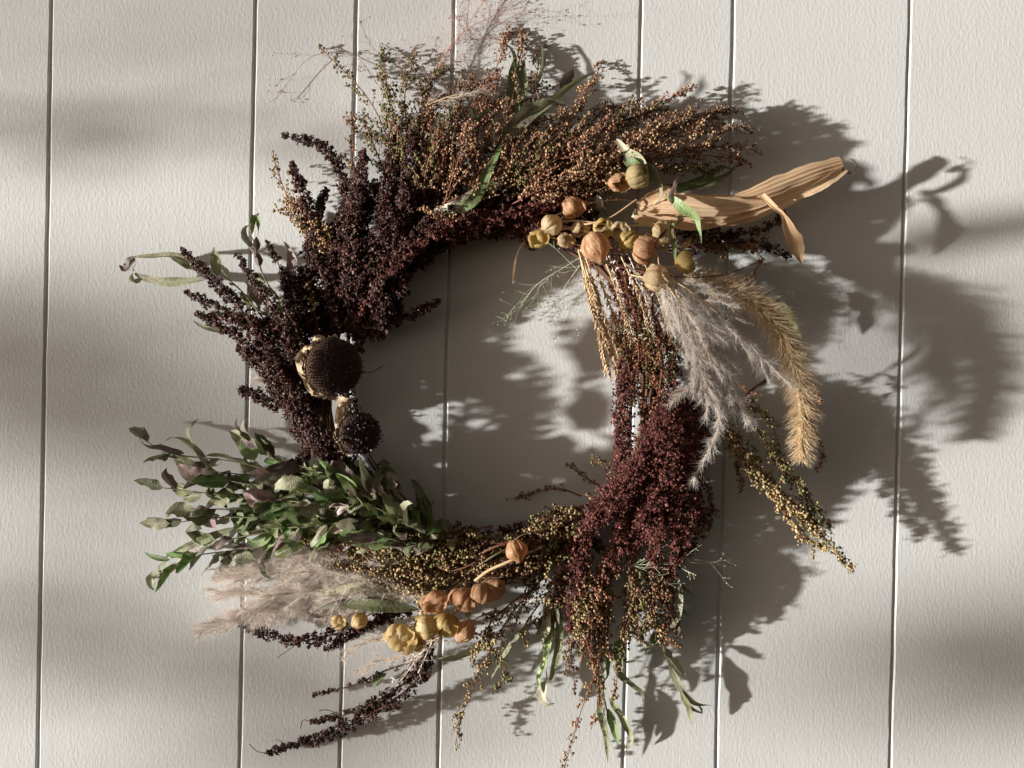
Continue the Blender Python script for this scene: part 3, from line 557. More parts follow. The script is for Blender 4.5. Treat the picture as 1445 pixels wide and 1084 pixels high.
# --- berry sprigs
def B(path, spread, mat, dens=1.0, size=2.2, label=None, **k): return berries(jit(path, 3, 5), spread, mat, dens, size, label=label, **k)
TL = 'berry sprig in the top of the wreath with %s berries'
TOPS = [
  ([(560, 300, 50), (620, 210, 60), (690, 150, 55), (790, 118, 45)], 30, 'bbrown', 1), ([(600, 290, 50), (700, 200, 60), (800, 160, 55), (900, 148, 45)], 32, 'bbrown', 1), ([(540, 300, 50), (570, 200, 55), (620, 150, 50), (690, 110, 42)], 30, 'bbrown', 1),
  ([(700, 280, 50), (800, 200, 60), (900, 165, 55), (1000, 160, 45)], 32, 'bbrown', 1), ([(800, 260, 50), (900, 230, 60), (980, 220, 55), (1050, 225, 45)], 28, 'brust', 1),
  ([(600, 330, 45), (560, 230, 60), (520, 140, 55), (452, 68, 40)], 24, 'bolive', .7), ([(590, 330, 45), (560, 200, 60), (545, 130, 55), (541, 66, 40)], 26, 'bolive', 1.2),
  ([(600, 330, 45), (580, 220, 60), (570, 140, 55), (585, 78, 40)], 26, 'bolive', 1.2), ([(600, 330, 50), (590, 220, 60), (600, 130, 55), (632, 96, 40)], 26, 'bolive', 1.0),
  ([(520, 330, 45), (505, 250, 50), (500, 200, 45), (498, 168, 40)], 22, 'btan', 1), ([(470, 400, 40), (430, 310, 35), (405, 280, 30), (384, 222, 28)], 22, 'bgold', .8),
  ([(460, 370, 30), (430, 330, 30), (412, 300, 28), (402, 285, 25)], 18, 'btan', 1), ([(640, 320, 50), (620, 240, 70), (610, 180, 65), (600, 130, 50)], 30, 'bbrown', 1.2),
  ([(660, 320, 50), (670, 230, 75), (680, 160, 65), (716, 45, 45)], 30, 'bbrown', 1.2), ([(670, 310, 50), (700, 220, 75), (725, 140, 65), (738, 48, 45)], 26, 'btan', .9),
  ([(680, 300, 50), (720, 220, 75), (750, 160, 65), (762, 70, 45)], 24, 'bbrown', .8), ([(690, 300, 50), (750, 220, 75), (810, 150, 65), (852, 88, 45)], 24, 'btan', .9),
  ([(680, 300, 50), (740, 240, 80), (790, 200, 70), (830, 170, 50)], 32, 'bbrown', 1.2), ([(700, 300, 50), (780, 230, 80), (860, 180, 70), (972, 122, 45)], 30, 'bbrown', 1),
  ([(720, 300, 50), (820, 240, 80), (920, 180, 70), (1030, 152, 45)], 34, 'bbrown', 1.2), ([(740, 290, 50), (840, 240, 85), (940, 190, 75), (1048, 180, 45)], 34, 'btan', 1.2),
  ([(760, 290, 50), (860, 240, 85), (960, 210, 75), (1064, 212, 45)], 32, 'btan', 1.2), ([(760, 290, 50), (850, 260, 80), (930, 235, 75), (1010, 238, 45)], 26, 'bbrown', 1.2),
  ([(720, 280, 50), (820, 220, 60), (880, 170, 60), (940, 150, 45)], 30, 'bbrown', 1.1), ([(620, 320, 60), (640, 250, 90), (660, 200, 85), (690, 150, 60)], 30, 'btan', 1.1),
  ([(640, 310, 60), (690, 260, 90), (730, 220, 85), (780, 180, 60)], 30, 'btan', 1.0), ([(600, 300, 60), (600, 240, 85), (620, 190, 80), (650, 150, 60)], 28, 'bbrown', 1.1),
  ([(650, 310, 50), (700, 270, 60), (780, 240, 60), (860, 220, 50)], 32, 'bbrown', 1.2), ([(700, 300, 60), (760, 270, 90), (840, 240, 90), (900, 215, 70)], 28, 'btan', 1),
  ([(600, 310, 40), (640, 230, 45), (650, 170, 45), (655, 120, 40)], 28, 'bbrown', 1), ([(560, 300, 40), (540, 230, 45), (520, 180, 45), (510, 160, 40)], 22, 'bolive', 1),
  ([(540, 300, 40), (590, 220, 50), (600, 180, 50), (630, 140, 40)], 28, 'bbrown', 1), ([(730, 300, 40), (800, 270, 45), (880, 250, 45), (960, 240, 40)], 26, 'bbrown', 1.2),
  ([(820, 250, 50), (900, 210, 60), (960, 180, 60), (1010, 165, 50)], 28, 'btan', 1.1), ([(790, 260, 50), (850, 210, 60), (900, 190, 60), (960, 170, 50)], 28, 'borange', .5)]
for p, s, m, dn in TOPS:
    p = [(x, y, d if y > 200 else d*(0.18+0.82*max(0, y-80)/120)) for x, y, d in p]
    if m == 'bbrown': m = ['bbrown', 'bbrown', 'brust', 'bolive', 'brust'][rng.integers(5)]
    B(p, s*1.25, m, dn*1.5, 1.9, TL % {'bolive': 'small olive', 'btan': 'tan', 'bbrown': 'brown', 'bgold': 'golden', 'borange': 'orange', 'brust': 'rusty brown'}[m])
for p, s, m, dn in [([(800, 300, 50), (830, 290, 60), (870, 280, 60)], 16, 'bgold', 1), ([(930, 340, 30), (1000, 345, 38), (1050, 345, 36), (1080, 340, 34)], 26, 'bbrown', 1.1), ([(960, 350, 30), (1010, 350, 38), (1050, 345, 36), (1075, 362, 34)], 20, 'borange', .8),
  ([(660, 320, 80), (620, 300, 95), (600, 290, 90)], 22, 'btan', 1), ([(450, 470, 60), (440, 440, 65), (436, 400, 60)], 14, 'bgold', 1)]: B(p, s, m, dn)
BL = 'berry sprig trailing from the right side of the wreath with %s berries'
for p, s, m in [([(1000, 550, 60), (1060, 650, 72), (1130, 730, 66), (1190, 790, 60)], 24, 'bolive'), ([(1010, 570, 55), (1050, 650, 68), (1100, 710, 66), (1150, 780, 58)], 22, 'bgold'), ([(1030, 560, 60), (1090, 640, 66), (1140, 700, 62), (1172, 745, 58)], 24, 'bolive'), ([(990, 540, 60), (1050, 640, 75), (1120, 710, 70), (1203, 806, 62)], 20, 'bgold'), ([(1010, 560, 60), (1030, 620, 70), (1090, 690, 70), (1170, 770, 62)], 20, 'bgold'),
  ([(1020, 550, 55), (1080, 590, 60), (1100, 640, 60), (1110, 670, 58)], 17, 'bolive'), ([(1080, 640, 60), (1120, 680, 62), (1150, 730, 60), (1170, 760, 58)], 17, 'bolive'), ([(1020, 590, 60), (1070, 670, 66), (1120, 740, 62), (1160, 775, 58)], 15, 'bgold'),
  ([(1010, 570, 45), (1035, 630, 45), (1040, 660, 42), (1048, 690, 40)], 12, 'bolive')]: B(p, s, m, 1.6, 2.2, BL % ('golden' if m == 'bgold' else 'olive'), side=0.9)
for p, s in [([(1120, 560, 40), (1150, 600, 45), (1160, 640, 45), (1152, 660, 42)], 12), ([(1040, 540, 60), (1055, 550, 62), (1064, 548, 60)], 10), ([(1020, 400, 50), (1050, 395, 45), (1075, 370, 40)], 12), ([(1140, 540, 45), (1155, 560, 45), (1160, 570, 40)], 8)]: B(p, s, 'borange', .9, 1.8)
# right-hand ring filling
for k in range(16):
    x = rng.uniform(865, 960); y = rng.uniform(385, 450); l = rng.uniform(80, 150); m = ['bolive', 'bgold', 'borange', 'bolive', 'bbrown', 'borange'][k % 6]
    B([(x, y, 55), (x+8, y+l*0.5, 75), (x+rng.uniform(-15, 25), y+l, 65)], 20, m, 1.1, 1.7, 'fine berry sprig in the right side of the ring')
# bottom of the ring, golden on dark
for k in range(52):
    u = rng.uniform(0, 1); x = 860-300*u; y = 720+60*math.sin(u*2.2)+rng.uniform(-8, 50); dx = rng.uniform(60, 120)
    B([(x, y-15, 45), (x-dx*0.5, y+rng.uniform(-5, 15), 65), (x-dx, y+rng.uniform(0, 35)-20*u, 55)], 24, ['bgold', 'bbrown', 'bbrown', 'bolive'][k % 4], 1.1, 2.2, 'berry sprig along the bottom of the ring')
for k in range(20):
    x = rng.uniform(560, 700); y = rng.uniform(745, 800)
    B([(x+40, y, 55), (x-20, y+5, 70), (x-90, y+rng.uniform(-15, 15), 62)], 22, ['bgold', 'bolive'][k % 2], 1.0, 2.2, 'berry sprig along the bottom of the ring')
for p, s, m in [([(560, 770, 60), (500, 760, 75), (450, 752, 70), (395, 762, 60)], 20, 'bgold'), ([(540, 760, 60), (480, 745, 75), (440, 750, 70), (420, 735, 60)], 18, 'bgold'), ([(520, 790, 55), (470, 775, 60), (430, 770, 58)], 18, 'borange'),
  ([(820, 700, 20), (790, 690, 22), (750, 695, 20), (716, 706, 18)], 10, 'bbrown'), ([(850, 690, 20), (820, 670, 22), (800, 655, 20)], 14, 'bolive'), ([(870, 690, 20), (850, 660, 22), (835, 650, 20)], 16, 'bolive'),
  ([(800, 740, 35), (770, 740, 40), (735, 750, 35)], 20, 'bgold')]: B(p, s, m, 1.0, 2.0)
for k in range(9):
    x = rng.uniform(770, 830); y = rng.uniform(770, 800); B([(x, y, 45), (x-22, y+35, 52), (x-rng.uniform(30, 70), y+rng.uniform(55, 90), 42)], 20, ['bolive', 'bgold', 'bbrown'][k % 3], 1.2, 1.95)
for k in range(6):
    x = rng.uniform(400, 440); B([(480, 380, 55), (x+25, 320, 62), (x-10+rng.uniform(-10, 10), rng.uniform(230, 300), 50)], 18, ['btan', 'bgold'][k % 2], 1.2, 2.1)
# bottom right hanging mass
for k in range(34):
    x = rng.uniform(810, 940); y = rng.uniform(770, 820); l = rng.uniform(70, 130)
    B([(x, y, 50), (x+rng.uniform(-10, 12), y+l*0.5, 62), (x+rng.uniform(-18, 24), y+l, 48)], 22, ['bbrown', 'bolive', 'bgold', 'bbrown', 'borange'][k % 5], 1.1, 1.95, 'brown berry sprig in the hanging lower right bunch')
HL = 'thin berry sprig hanging below the wreath'
for p, s, m, dn in [([(760, 820, 50), (720, 870, 55), (680, 940, 45), (652, 1010, 36), (643, 1052, 30)], 26, 'bgold', 1.0), ([(740, 840, 50), (700, 870, 55), (680, 905, 50), (672, 930, 45)], 30, 'bgold', 1.3),
  ([(700, 860, 45), (690, 900, 50), (710, 950, 45), (695, 975, 40)], 16, 'bolive', 1), ([(860, 850, 50), (850, 920, 50), (820, 1000, 40), (797, 1080, 30)], 22, 'btan', 1.0), ([(850, 880, 50), (840, 930, 50), (845, 980, 40), (835, 1030, 34)], 18, 'borange', .8),
  ([(830, 860, 45), (810, 900, 45), (808, 940, 40), (812, 970, 36)], 18, 'bbrown', 1), ([(760, 850, 45), (740, 890, 45), (742, 915, 40)], 14, 'bgold', 1), ([(880, 860, 50), (890, 900, 50), (868, 940, 45)], 20, 'bolive', 1.2),
  ([(920, 870, 40), (930, 900, 42), (960, 915, 38)], 12, 'borange', .8), ([(850, 900, 50), (870, 940, 50), (866, 985, 45)], 14, 'bgold', .8)]: B(p, s, m, dn, 2.2, HL)
B([(1000, 700, 40), (1005, 720, 40), (1000, 745, 35)], 14, 'bbrown', 1, 1.8)
B([(980, 640, 40), (1000, 690, 40), (1008, 720, 35)], 14, 'bbrown', 1, 1.8)

# --- leaves: thick bunch on the lower left
LL = 'leafy green and purple sprig in the lower left bunch'
for p, nl, l, w in [
  ([(610, 760, 40), (450, 690, 60), (340, 655, 60), (240, 640, 45), (192, 616, 40)], 9, 55, 9), ([(610, 760, 45), (460, 700, 70), (330, 680, 60), (262, 655, 50)], 12, 52, 10),
  ([(610, 770, 45), (460, 720, 75), (330, 700, 65), (220, 690, 45)], 13, 52, 10), ([(610, 770, 45), (450, 740, 70), (320, 730, 60), (225, 742, 45)], 13, 50, 10),
  ([(600, 780, 40), (450, 750, 60), (320, 765, 50), (215, 815, 32)], 10, 52, 9), ([(590, 770, 40), (460, 760, 60), (350, 770, 55), (250, 785, 40)], 10, 48, 9),
  ([(590, 750, 50), (480, 690, 80), (400, 660, 75), (345, 620, 60)], 11, 46, 11), ([(600, 740, 50), (520, 690, 80), (460, 670, 80), (400, 650, 65)], 11, 46, 11),
  ([(600, 750, 45), (500, 720, 85), (420, 710, 85), (350, 695, 70)], 13, 48, 11), ([(610, 760, 50), (540, 720, 85), (480, 700, 85), (430, 690, 75)], 11, 46, 10),
  ([(640, 770, 45), (570, 730, 80), (520, 700, 85), (480, 655, 70)], 11, 44, 11), ([(630, 770, 40), (580, 730, 70), (550, 690, 70), (545, 660, 55)], 10, 36, 8),
  ([(610, 770, 40), (500, 735, 80), (430, 745, 80), (360, 745, 65)], 12, 48, 10), ([(640, 780, 40), (560, 760, 75), (500, 745, 75), (450, 735, 65)], 11, 44, 10),
  ([(560, 740, 35), (460, 690, 45), (390, 670, 45), (300, 665, 40)], 12, 50, 10), ([(560, 750, 35), (440, 740, 45), (350, 720, 45), (270, 720, 40)], 12, 50, 10),
  ([(660, 785, 35), (620, 750, 55), (600, 730, 55), (595, 700, 40)], 8, 42, 8), ([(560, 730, 30), (480, 715, 40), (400, 720, 40), (330, 740, 35)], 12, 50, 10)]:
    leafy([(x, y, d*(1+0.35*min(1, max(0, (x-380)/150)))) for x, y, d in jit(p, 4, 6)], int(nl*1.45), l*0.95, w*1.12, label=LL, curl=1.15, out=0.85)
def LF(path, w, mat, tw=(0, 0), fold=0.3, label=None, **k): return leaf(path, w, mat, tw, fold, None, label=label, **k)
# accent leaves of that bunch, one by one
LF([(560, 770, 70), (520, 766, 80), (480, 758, 85), (455, 742, 80)], 8, 'lgrey', (0.4, -0.4), label='grey green leaf in the lower left bunch')
LF([(300, 668, 60), (278, 672, 66), (262, 665, 66), (250, 655, 60)], 13, 'lpink', (0.2, 0.5), .15, 'dusty pink leaf at the left end of the lower bunch')
LF([(380, 712, 80), (362, 710, 86), (350, 700, 84), (342, 696, 80)], 9, 'lpink', (0, 0.4), .2, 'pink leaf in the middle of the lower bunch')
LF([(435, 688, 85), (415, 682, 92), (395, 684, 90), (386, 690, 84)], 11, 'lgrey', (0, 0.2), .2, 'broad pale green leaf catching light')
LF([(360, 650, 55), (350, 632, 60), (340, 620, 58), (330, 612, 50)], 13, 'lbright', (0.2, 0), .3, 'broad dark green leaf standing up from the lower bunch')
LF([(342, 628, 50), (336, 610, 52), (332, 600, 50), (334, 590, 46)], 4, 'lpink', (0.4, 1.2), .4)
LF([(260, 640, 45), (225, 634, 50), (205, 630, 52), (196, 618, 48), (208, 612, 44)], 7, 'lpurple', (0.3, 2.4), .4, 'curled purple leaf at the far left tip')
LF([(300, 665, 50), (270, 630, 48), (245, 618, 45), (232, 624, 42)], 6, 'lgrey', (0.3, 1.8), .4)
LF([(330, 745, 45), (280, 765, 42), (245, 780, 36), (232, 788, 32)], 6.5, 'lgreen', (0.3, -0.4), .3, 'long green leaf sweeping out to the left')
LF([(280, 775, 40), (250, 800, 34), (228, 814, 30), (202, 817, 28)], 8, 'lpink', (0.4, 1.4), .4, 'lilac tipped leaf at the lower left end')
LF([(240, 790, 32), (228, 800, 30), (228, 815, 28), (222, 826, 26)], 5, 'lgreen', (1, 0.4), .4)
LF([(240, 790, 34), (225, 788, 34), (212, 784, 32), (204, 779, 30)], 4, 'lbright', (0.3, 0.3), .3)
LF([(360, 790, 45), (335, 785, 45), (325, 792, 42), (310, 792, 40)], 12, 'lgreen', (0.3, 0.1), .3, 'broad green leaf under the lower bunch')
LF([(540, 690, 60), (535, 672, 62), (545, 660, 60), (560, 668, 58)], 8, 'lbright', (0.2, 0.6), .3, 'bright green leaf beside the small sunflower head')
LF([(500, 680, 75), (490, 662, 80), (482, 650, 80), (478, 645, 76)], 10, 'lbright', (0.1, 0.3), .3)
LF([(430, 770, 75), (415, 764, 80), (405, 752, 80), (395, 748, 76)], 10, 'lbright', (0.1, 0.3), .3, 'bright green leaf beside the pale plume')
LF([(575, 850, 62), (520, 830, 70), (470, 835, 66), (440, 832, 60)], 8, 'lgrey', (0.2, 0.6), .3, 'long grey leaf over the lower plume')
LF([(590, 860, 62), (530, 855, 70), (480, 852, 66), (445, 862, 60)], 9, 'lgreen', (0.4, 0.1), .3)
LF([(610, 800, 60), (570, 790, 70), (540, 800, 66), (520, 815, 60)], 8, 'lgrey', (0.4, 1.0), .3)
LF([(470, 858, 50), (450, 868, 55), (435, 862, 52), (442, 850, 50)], 6, 'lpink', (0.2, 1.0), .3)
LF([(640, 760, 60), (625, 740, 70), (605, 765, 66), (585, 778, 60)], 9, 'lgrey', (0.6, 0.2), .3)
LF([(605, 735, 25), (603, 715, 25), (598, 700, 22), (597, 692, 20)], 6, 'lgreen', (0.3, 0.6), .3, 'green leaf standing inside the hole at the bottom')
# upper left curls
for p, nl in [([(440, 500, 60), (400, 430, 60), (372, 390, 55), (352, 320, 45)], 8), ([(430, 520, 60), (380, 460, 62), (340, 410, 55), (310, 385, 45)], 7), ([(420, 480, 55), (400, 450, 58), (370, 440, 55), (330, 420, 50)], 6), ([(440, 490, 50), (420, 450, 50), (410, 410, 48), (408, 380, 44)], 5)]:
    leafy(p, nl, 34, 6, ['lgrey', 'lgreen', 'lgrey', 'lpurple', 'lgreen'], label='thin leafy sprig between the left spikes', out=0.6, curl=0.9)
LF([(300, 395, 45), (260, 365, 40), (215, 362, 36), (186, 366, 34), (182, 385, 32)], 6.5, 'lgrey', (0.2, 1.2), .35, 'long curled grey green leaf at the far left')
LF([(290, 395, 40), (240, 398, 36), (200, 390, 32), (188, 378, 30), (196, 370, 30)], 7, 'lgrey', (0.5, -1.0), .35, 'second curled leaf at the far left')
LF([(190, 362, 34), (183, 372, 32), (176, 380, 30), (168, 374, 28)], 8, 'lpurple', (0.2, 0.6), .3)
LF([(200, 395, 32), (190, 398, 32), (184, 392, 32), (188, 384, 32)], 6, 'lgreen', (0.5, 1.6), .3)
LF([(290, 372, 45), (270, 374, 44), (255, 368, 42), (240, 364, 40)], 9, 'lgreen', (0.2, 0.5), .3)
LF([(308, 390, 48), (305, 375, 48), (303, 360, 46), (302, 348, 44)], 8, 'lgreen', (0.2, 0.1), .3, 'rounded green leaf between the left spikes')
LF([(358, 350, 45), (345, 335, 45), (345, 322, 44), (352, 318, 42)], 5, 'lgrey', (0.2, 0.6), .3)
LF([(352, 318, 42), (360, 305, 42), (366, 315, 40), (364, 335, 38)], 6, 'lbright', (0.2, 1.4), .3)
LF([(398, 400, 55), (412, 380, 58), (410, 355, 55), (400, 340, 50)], 8, 'lpurple', (0.3, -0.7), .3, 'brown purple curled leaf beside the tall sorghum')
LF([(375, 430, 60), (360, 420, 62), (352, 402, 60), (345, 398, 58)], 7, 'lpink', (0.3, 0.4), .3)
LF([(430, 490, 75), (405, 470, 80), (385, 445, 78), (370, 435, 70)], 8, 'lgrey', (0.5, 0.0), .35, 'pale grey green leaf above the big sunflower head')
LF([(425, 505, 80), (405, 502, 85), (390, 515, 85), (386, 532, 80)], 7, 'lpink', (0.3, 1.0), .3, 'pink leaf curling left of the big sunflower head')
LF([(420, 515, 70), (412, 520, 72), (410, 540, 70), (420, 545, 66)], 9, 'lgreen', (0.3, 0.3), .3)
LF([(395, 540, 40), (375, 535, 40), (362, 535, 36), (352, 538, 32)], 7, 'lpink', (0.3, 0.5), .3)
LF([(330, 470, 45), (305, 465, 44), (285, 460, 40), (272, 452, 36)], 5, 'lgreen', (0.4, 0.2), .3)
# top leaves
LF([(620, 300, 80), (665, 285, 90), (690, 240, 92), (712, 195, 85)], 8, 'lbright', (0.5, -0.3), .3, 'long pale green leaf across the top bunch')
LF([(610, 298, 80), (640, 292, 88), (672, 270, 90), (690, 258, 88)], 8, 'lpale', (0.1, 0.3), .2, 'bleached end of a long leaf')
LF([(700, 210, 70), (740, 165, 75), (775, 145, 72), (800, 148, 65)], 12, 'lgrey', (0.4, 0.2), .3, 'broad grey leaf in the top bunch')
LF([(730, 190, 70), (770, 150, 72), (805, 120, 65), (842, 100, 55)], 6, 'lgreen', (0.4, 0.8), .3, 'narrow green leaf pointing up at the top')
LF([(790, 130, 60), (800, 112, 60), (806, 104, 58), (808, 96, 55)], 8, 'lpurple', (0.2, 0.6), .3, 'small purple leaf tip above the top bunch')
LF([(740, 130, 32), (728, 95, 24), (718, 66, 20), (696, 60, 16)], 7, 'lgreen', (0.5, 1.4), .3)
LF([(735, 170, 45), (722, 140, 35), (722, 110, 28), (726, 80, 22)], 9, 'lbright', (0.2, 0.5), .3, 'upright bright green leaf at the top')
LF([(728, 160, 40), (738, 130, 32), (738, 100, 26), (740, 82, 20)], 7, 'lgreen', (-0.4, 0.2), .3)
LF([(757, 120, 30), (766, 90, 22), (764, 65, 18), (752, 60, 16)], 4, 'lgrey', (0.5, 1.0), .3)
LF([(640, 200, 60), (665, 185, 66), (668, 160, 62), (660, 148, 58)], 8, 'lgreen', (0.2, 0.7), .3)
LF([(665, 190, 60), (675, 168, 62), (690, 158, 60), (700, 162, 58)], 5, 'lgreen', (0.2, 0.7), .3)
LF([(620, 310, 60), (680, 260, 70), (720, 210, 70), (760, 180, 60)], 8, 'lpurple', (0.7, 0.3), .3)
LF([(670, 290, 70), (700, 260, 80), (715, 245, 76), (722, 225, 70)], 7, 'lgreen', (0.4, -0.3), .3)
LF([(930, 270, 35), (980, 258, 40), (1015, 236, 40), (1040, 240, 36)], 8, 'lbright', (0.3, 1.2), .3, 'green curled leaf above the corn husk')
LF([(940, 262, 30), (980, 262, 34), (1020, 250, 34), (1040, 232, 32)], 6, 'lgreen', (0.5, 0.2), .3)
LF([(870, 196, 95), (885, 215, 100), (905, 225, 102), (918, 265, 98)], 7, 'lgrey', (0.3, 1.0), .3, 'grey green leaf over the olive pod')
LF([(880, 225, 95), (895, 232, 100), (912, 245, 100)], 8, 'lbright', (0.3, 0.6), .3)
LF([(905, 225, 98), (925, 245, 98), (935, 275, 96), (925, 292, 92)], 8, 'lgrey', (0.8, 1.4), .3)
LF([(940, 275, 98), (960, 290, 105), (985, 310, 104), (990, 345, 96)], 8, 'lbright', (0.2, 1.5), .3, 'green leaf crossing the corn husk')
LF([(948, 310, 104), (950, 335, 106), (952, 355, 104), (953, 372, 98)], 4, 'lbright', (0.2, 0.6), .3, 'narrow green leaf hanging in front of the corn husk')
LF([(950, 290, 100), (946, 275, 104), (952, 258, 100), (960, 240, 92)], 6, 'lpink', (0.2, 1.6), .4)
LF([(1080, 420, 45), (1105, 440, 42), (1120, 465, 38), (1132, 480, 34)], 11, 'lgreen', (0.2, 0.3), .3, 'dark green leaf behind the foxtail')
LF([(1050, 560, 60), (1085, 530, 70), (1100, 505, 76), (1092, 490, 74)], 5, 'lpurple', (0.4, 1.6), .4)
LF([(880, 370, 85), (940, 425, 92), (955, 460, 92), (960, 490, 86)], 2.2, 'straw' if False else 'lpale', (0.2, 0.6), .3)
# bottom leaves
LF([(780, 860, 38), (772, 920, 27), (762, 965, 25), (780, 996, 22)], 8, 'lbright', (0.2, 1.6), .35, 'long curled green leaf hanging below the ring')
LF([(790, 855, 42), (788, 910, 31), (775, 960, 28), (770, 940, 26)], 6, 'lgreen', (0.5, -0.8), .35)
LF([(770, 960, 25), (764, 980, 24), (770, 993, 22), (784, 992, 21)], 8, 'lpale', (0.3, 0.8), .3, 'dry pale tip of a hanging leaf')
LF([(770, 850, 42), (772, 880, 44), (765, 910, 28)], 7, 'lgrey', (0.3, 0.6), .35)
LF([(865, 940, 27), (885, 960, 28), (905, 975, 27), (908, 992, 25)], 6, 'lgreen', (0.3, 0.9), .35, 'green leaf with brown tip hanging below the ring')
LF([(852, 960, 24), (848, 1000, 24), (856, 1040, 21), (858, 1078, 18)], 6, 'lgreen', (0.3, 0.4), .35, 'long narrow leaf at the lowest point of the wreath')
LF([(858, 1000, 24), (868, 1030, 22), (872, 1052, 20)], 7, 'lbright', (0.2, 0.4), .35)
LF([(860, 985, 24), (880, 1015, 22), (892, 1045, 18), (884, 1060, 14)], 6, 'lgreen', (0.3, 0.9), .35)
st = MB(); st.tube(spline(pc([(860, 880, 42), (848, 940, 27), (852, 980, 25), (858, 1010, 22)]), 14), 1.0, 4); st.tube(spline(pc([(930, 880, 42), (940, 930, 30), (962, 970, 27), (975, 1000, 24)]), 14), 0.9, 4); st.build('thin_stem', 'stemgreen', wreath)
LF([(945, 940, 28), (958, 965, 27), (980, 990, 24), (1008, 996, 20)], 7, 'lgrey', (0.4, 1.0), .35, 'grey green leaf pointing right at the bottom right')
LF([(960, 975, 27), (972, 995, 25), (990, 1005, 22), (982, 990, 21)], 5, 'lgreen', (0.4, 1.0), .35)
LF([(970, 985, 25), (974, 1005, 24), (976, 1022, 21)], 5, 'lgreen', (0.4, 1.0), .35)
for p, nl, l, w in [([(900, 780, 42), (920, 840, 51), (930, 890, 46), (945, 940, 28)], 8, 44, 8), ([(850, 830, 38), (840, 870, 44), (845, 910, 28), (860, 930, 26)], 6, 38, 8), ([(930, 770, 42), (945, 810, 51), (950, 850, 47), (940, 890, 42)], 7, 50, 8), ([(790, 810, 34), (780, 850, 40), (770, 880, 37)], 6, 44, 8), ([(880, 830, 34), (890, 870, 40), (880, 920, 26)], 6, 44, 8)]:
    leafy(p, nl, l, w, ['lgrey', 'lgreen', 'lgreen', 'lgrey', 'lbright'], label='leafy green sprig hanging at the lower right')
LF([(950, 800, 55), (958, 840, 59), (955, 875, 57), (935, 895, 51)], 7, 'lgrey', (0.2, 0.9), .35, 'long arched pale leaf at the lower right')
LF([(700, 900, 34), (660, 922, 25), (630, 930, 24), (600, 928, 21)], 6, 'lgrey', (0.4, 0.9), .35)
LF([(760, 870, 34), (725, 905, 24), (700, 945, 21), (690, 965, 20)], 4, 'lgreen', (0.4, 0.9), .35)
LF([(545, 950, 25), (530, 962, 25), (530, 975, 24)], 5, 'lbright', (0.4, 0.9), .35)

# --- sunflower heads
def sunflower(x, y, d, r, normal, seeds, label, fuzzy=False, arc=(1.9, 4.6)):
    c = pc((x, y, d)); root = empty('sunflower_head', c, wreath, label); ax = nrm(np.array(normal, float)); x0 = nrm(np.cross([0, 1, 0], ax)); y0 = np.cross(ax, x0)
    k = np.arange(seeds); rr = np.sqrt((k+0.5)/seeds); th = k*2.39996
    def dome(rho): return 0.30*r*np.sqrt(np.maximum(1-rho**2*0.92, 0))
    pos = c+(rr*r*np.cos(th))[:, None]*x0+(rr*r*np.sin(th))[:, None]*y0+dome(rr)[:, None]*ax
    dn = nrm(ax+(rr*0.75*np.cos(th))[:, None]*x0+(rr*0.75*np.sin(th))[:, None]*y0+rng.normal(size=(seeds, 3))*0.09)
    ms = MB(); ms.blobs(pos, r*1.05/np.sqrt(seeds)*1.5*rng.uniform(0.85, 1.15, seeds), SPK, 0.12, dirs=dn, stretch=0.8)
    if fuzzy:
        kk = rng.uniform(size=seeds) < 0.45; ms.blobs(pos[kk]+dn[kk]*3+rng.normal(size=(kk.sum(), 3))*1.6, 1.7, OCT, 0.4)
    ms.build('seeds', 'seed', root, smooth=False, kind='stuff')
    b = MB(); rho = np.linspace(0, 1, 8)[:, None]; a = np.linspace(0, 2*np.pi, 33)[None]
    G1 = c+(rho*r*0.98*np.cos(a))[..., None]*x0+(rho*r*0.98*np.sin(a))[..., None]*y0+((dome(rho)-1.5)*np.ones_like(a))[..., None]*ax
    b.grid(G1); G2 = c+((1-rho)*r*np.cos(a))[..., None]*x0+((1-rho)*r*np.sin(a))[..., None]*y0-((3+8*rho)*np.ones_like(a))[..., None]*ax; b.grid(G2); b.build('receptacle', 'stem', root)
    # ragged bracts round the rim
    for j in range(26):
        a = arc[0]+(arc[1]-arc[0])*j/25+rng.uniform(-0.08, 0.08); ra = math.cos(a)*x0+math.sin(a)*y0; ta = -math.sin(a)*x0+math.cos(a)*y0
        wj = rng.uniform(); b0 = c+ra*r*rng.uniform(0.86, 1.0)-ax*4; L_ = rng.uniform(2, 10); G3 = []
        for t in np.linspace(0, 1, 7):
            w = (2.5+4*wj)*(math.sin(math.pi*min(t*0.9+0.12, 1))**0.6); ctr = b0+ra*L_*t+ax*(7*t-8*t*t*rng.uniform(0.2, 1.5))+ta*rng.uniform(-1, 1)
            G3.append([ctr+ta*w*u+ax*(rng.uniform(-2.2, 2.2)) for u in np.linspace(-1, 1, 6)])
        mb = MB(); mb.grid(np.array(G3)); mb.build('bract', 'bract', root)
    return root
sunflower(471, 518, 122, 38, (0.42, 0.05, 0.9), 400, 'larger dried sunflower head, domed and purple black with a tan rim', arc=(-1.3+math.pi-0.3, 1.55+math.pi+0.2))
sunflower(507, 612, 108, 28, (0.38, 0.0, 0.92), 330, 'smaller dried sunflower head with fuzzy brown face', True, arc=(-1.1+math.pi, 1.0+math.pi))
br = empty('dried_calyx', pc((480, 590, 70)), wreath, 'crumpled tan calyx between the two sunflower heads')
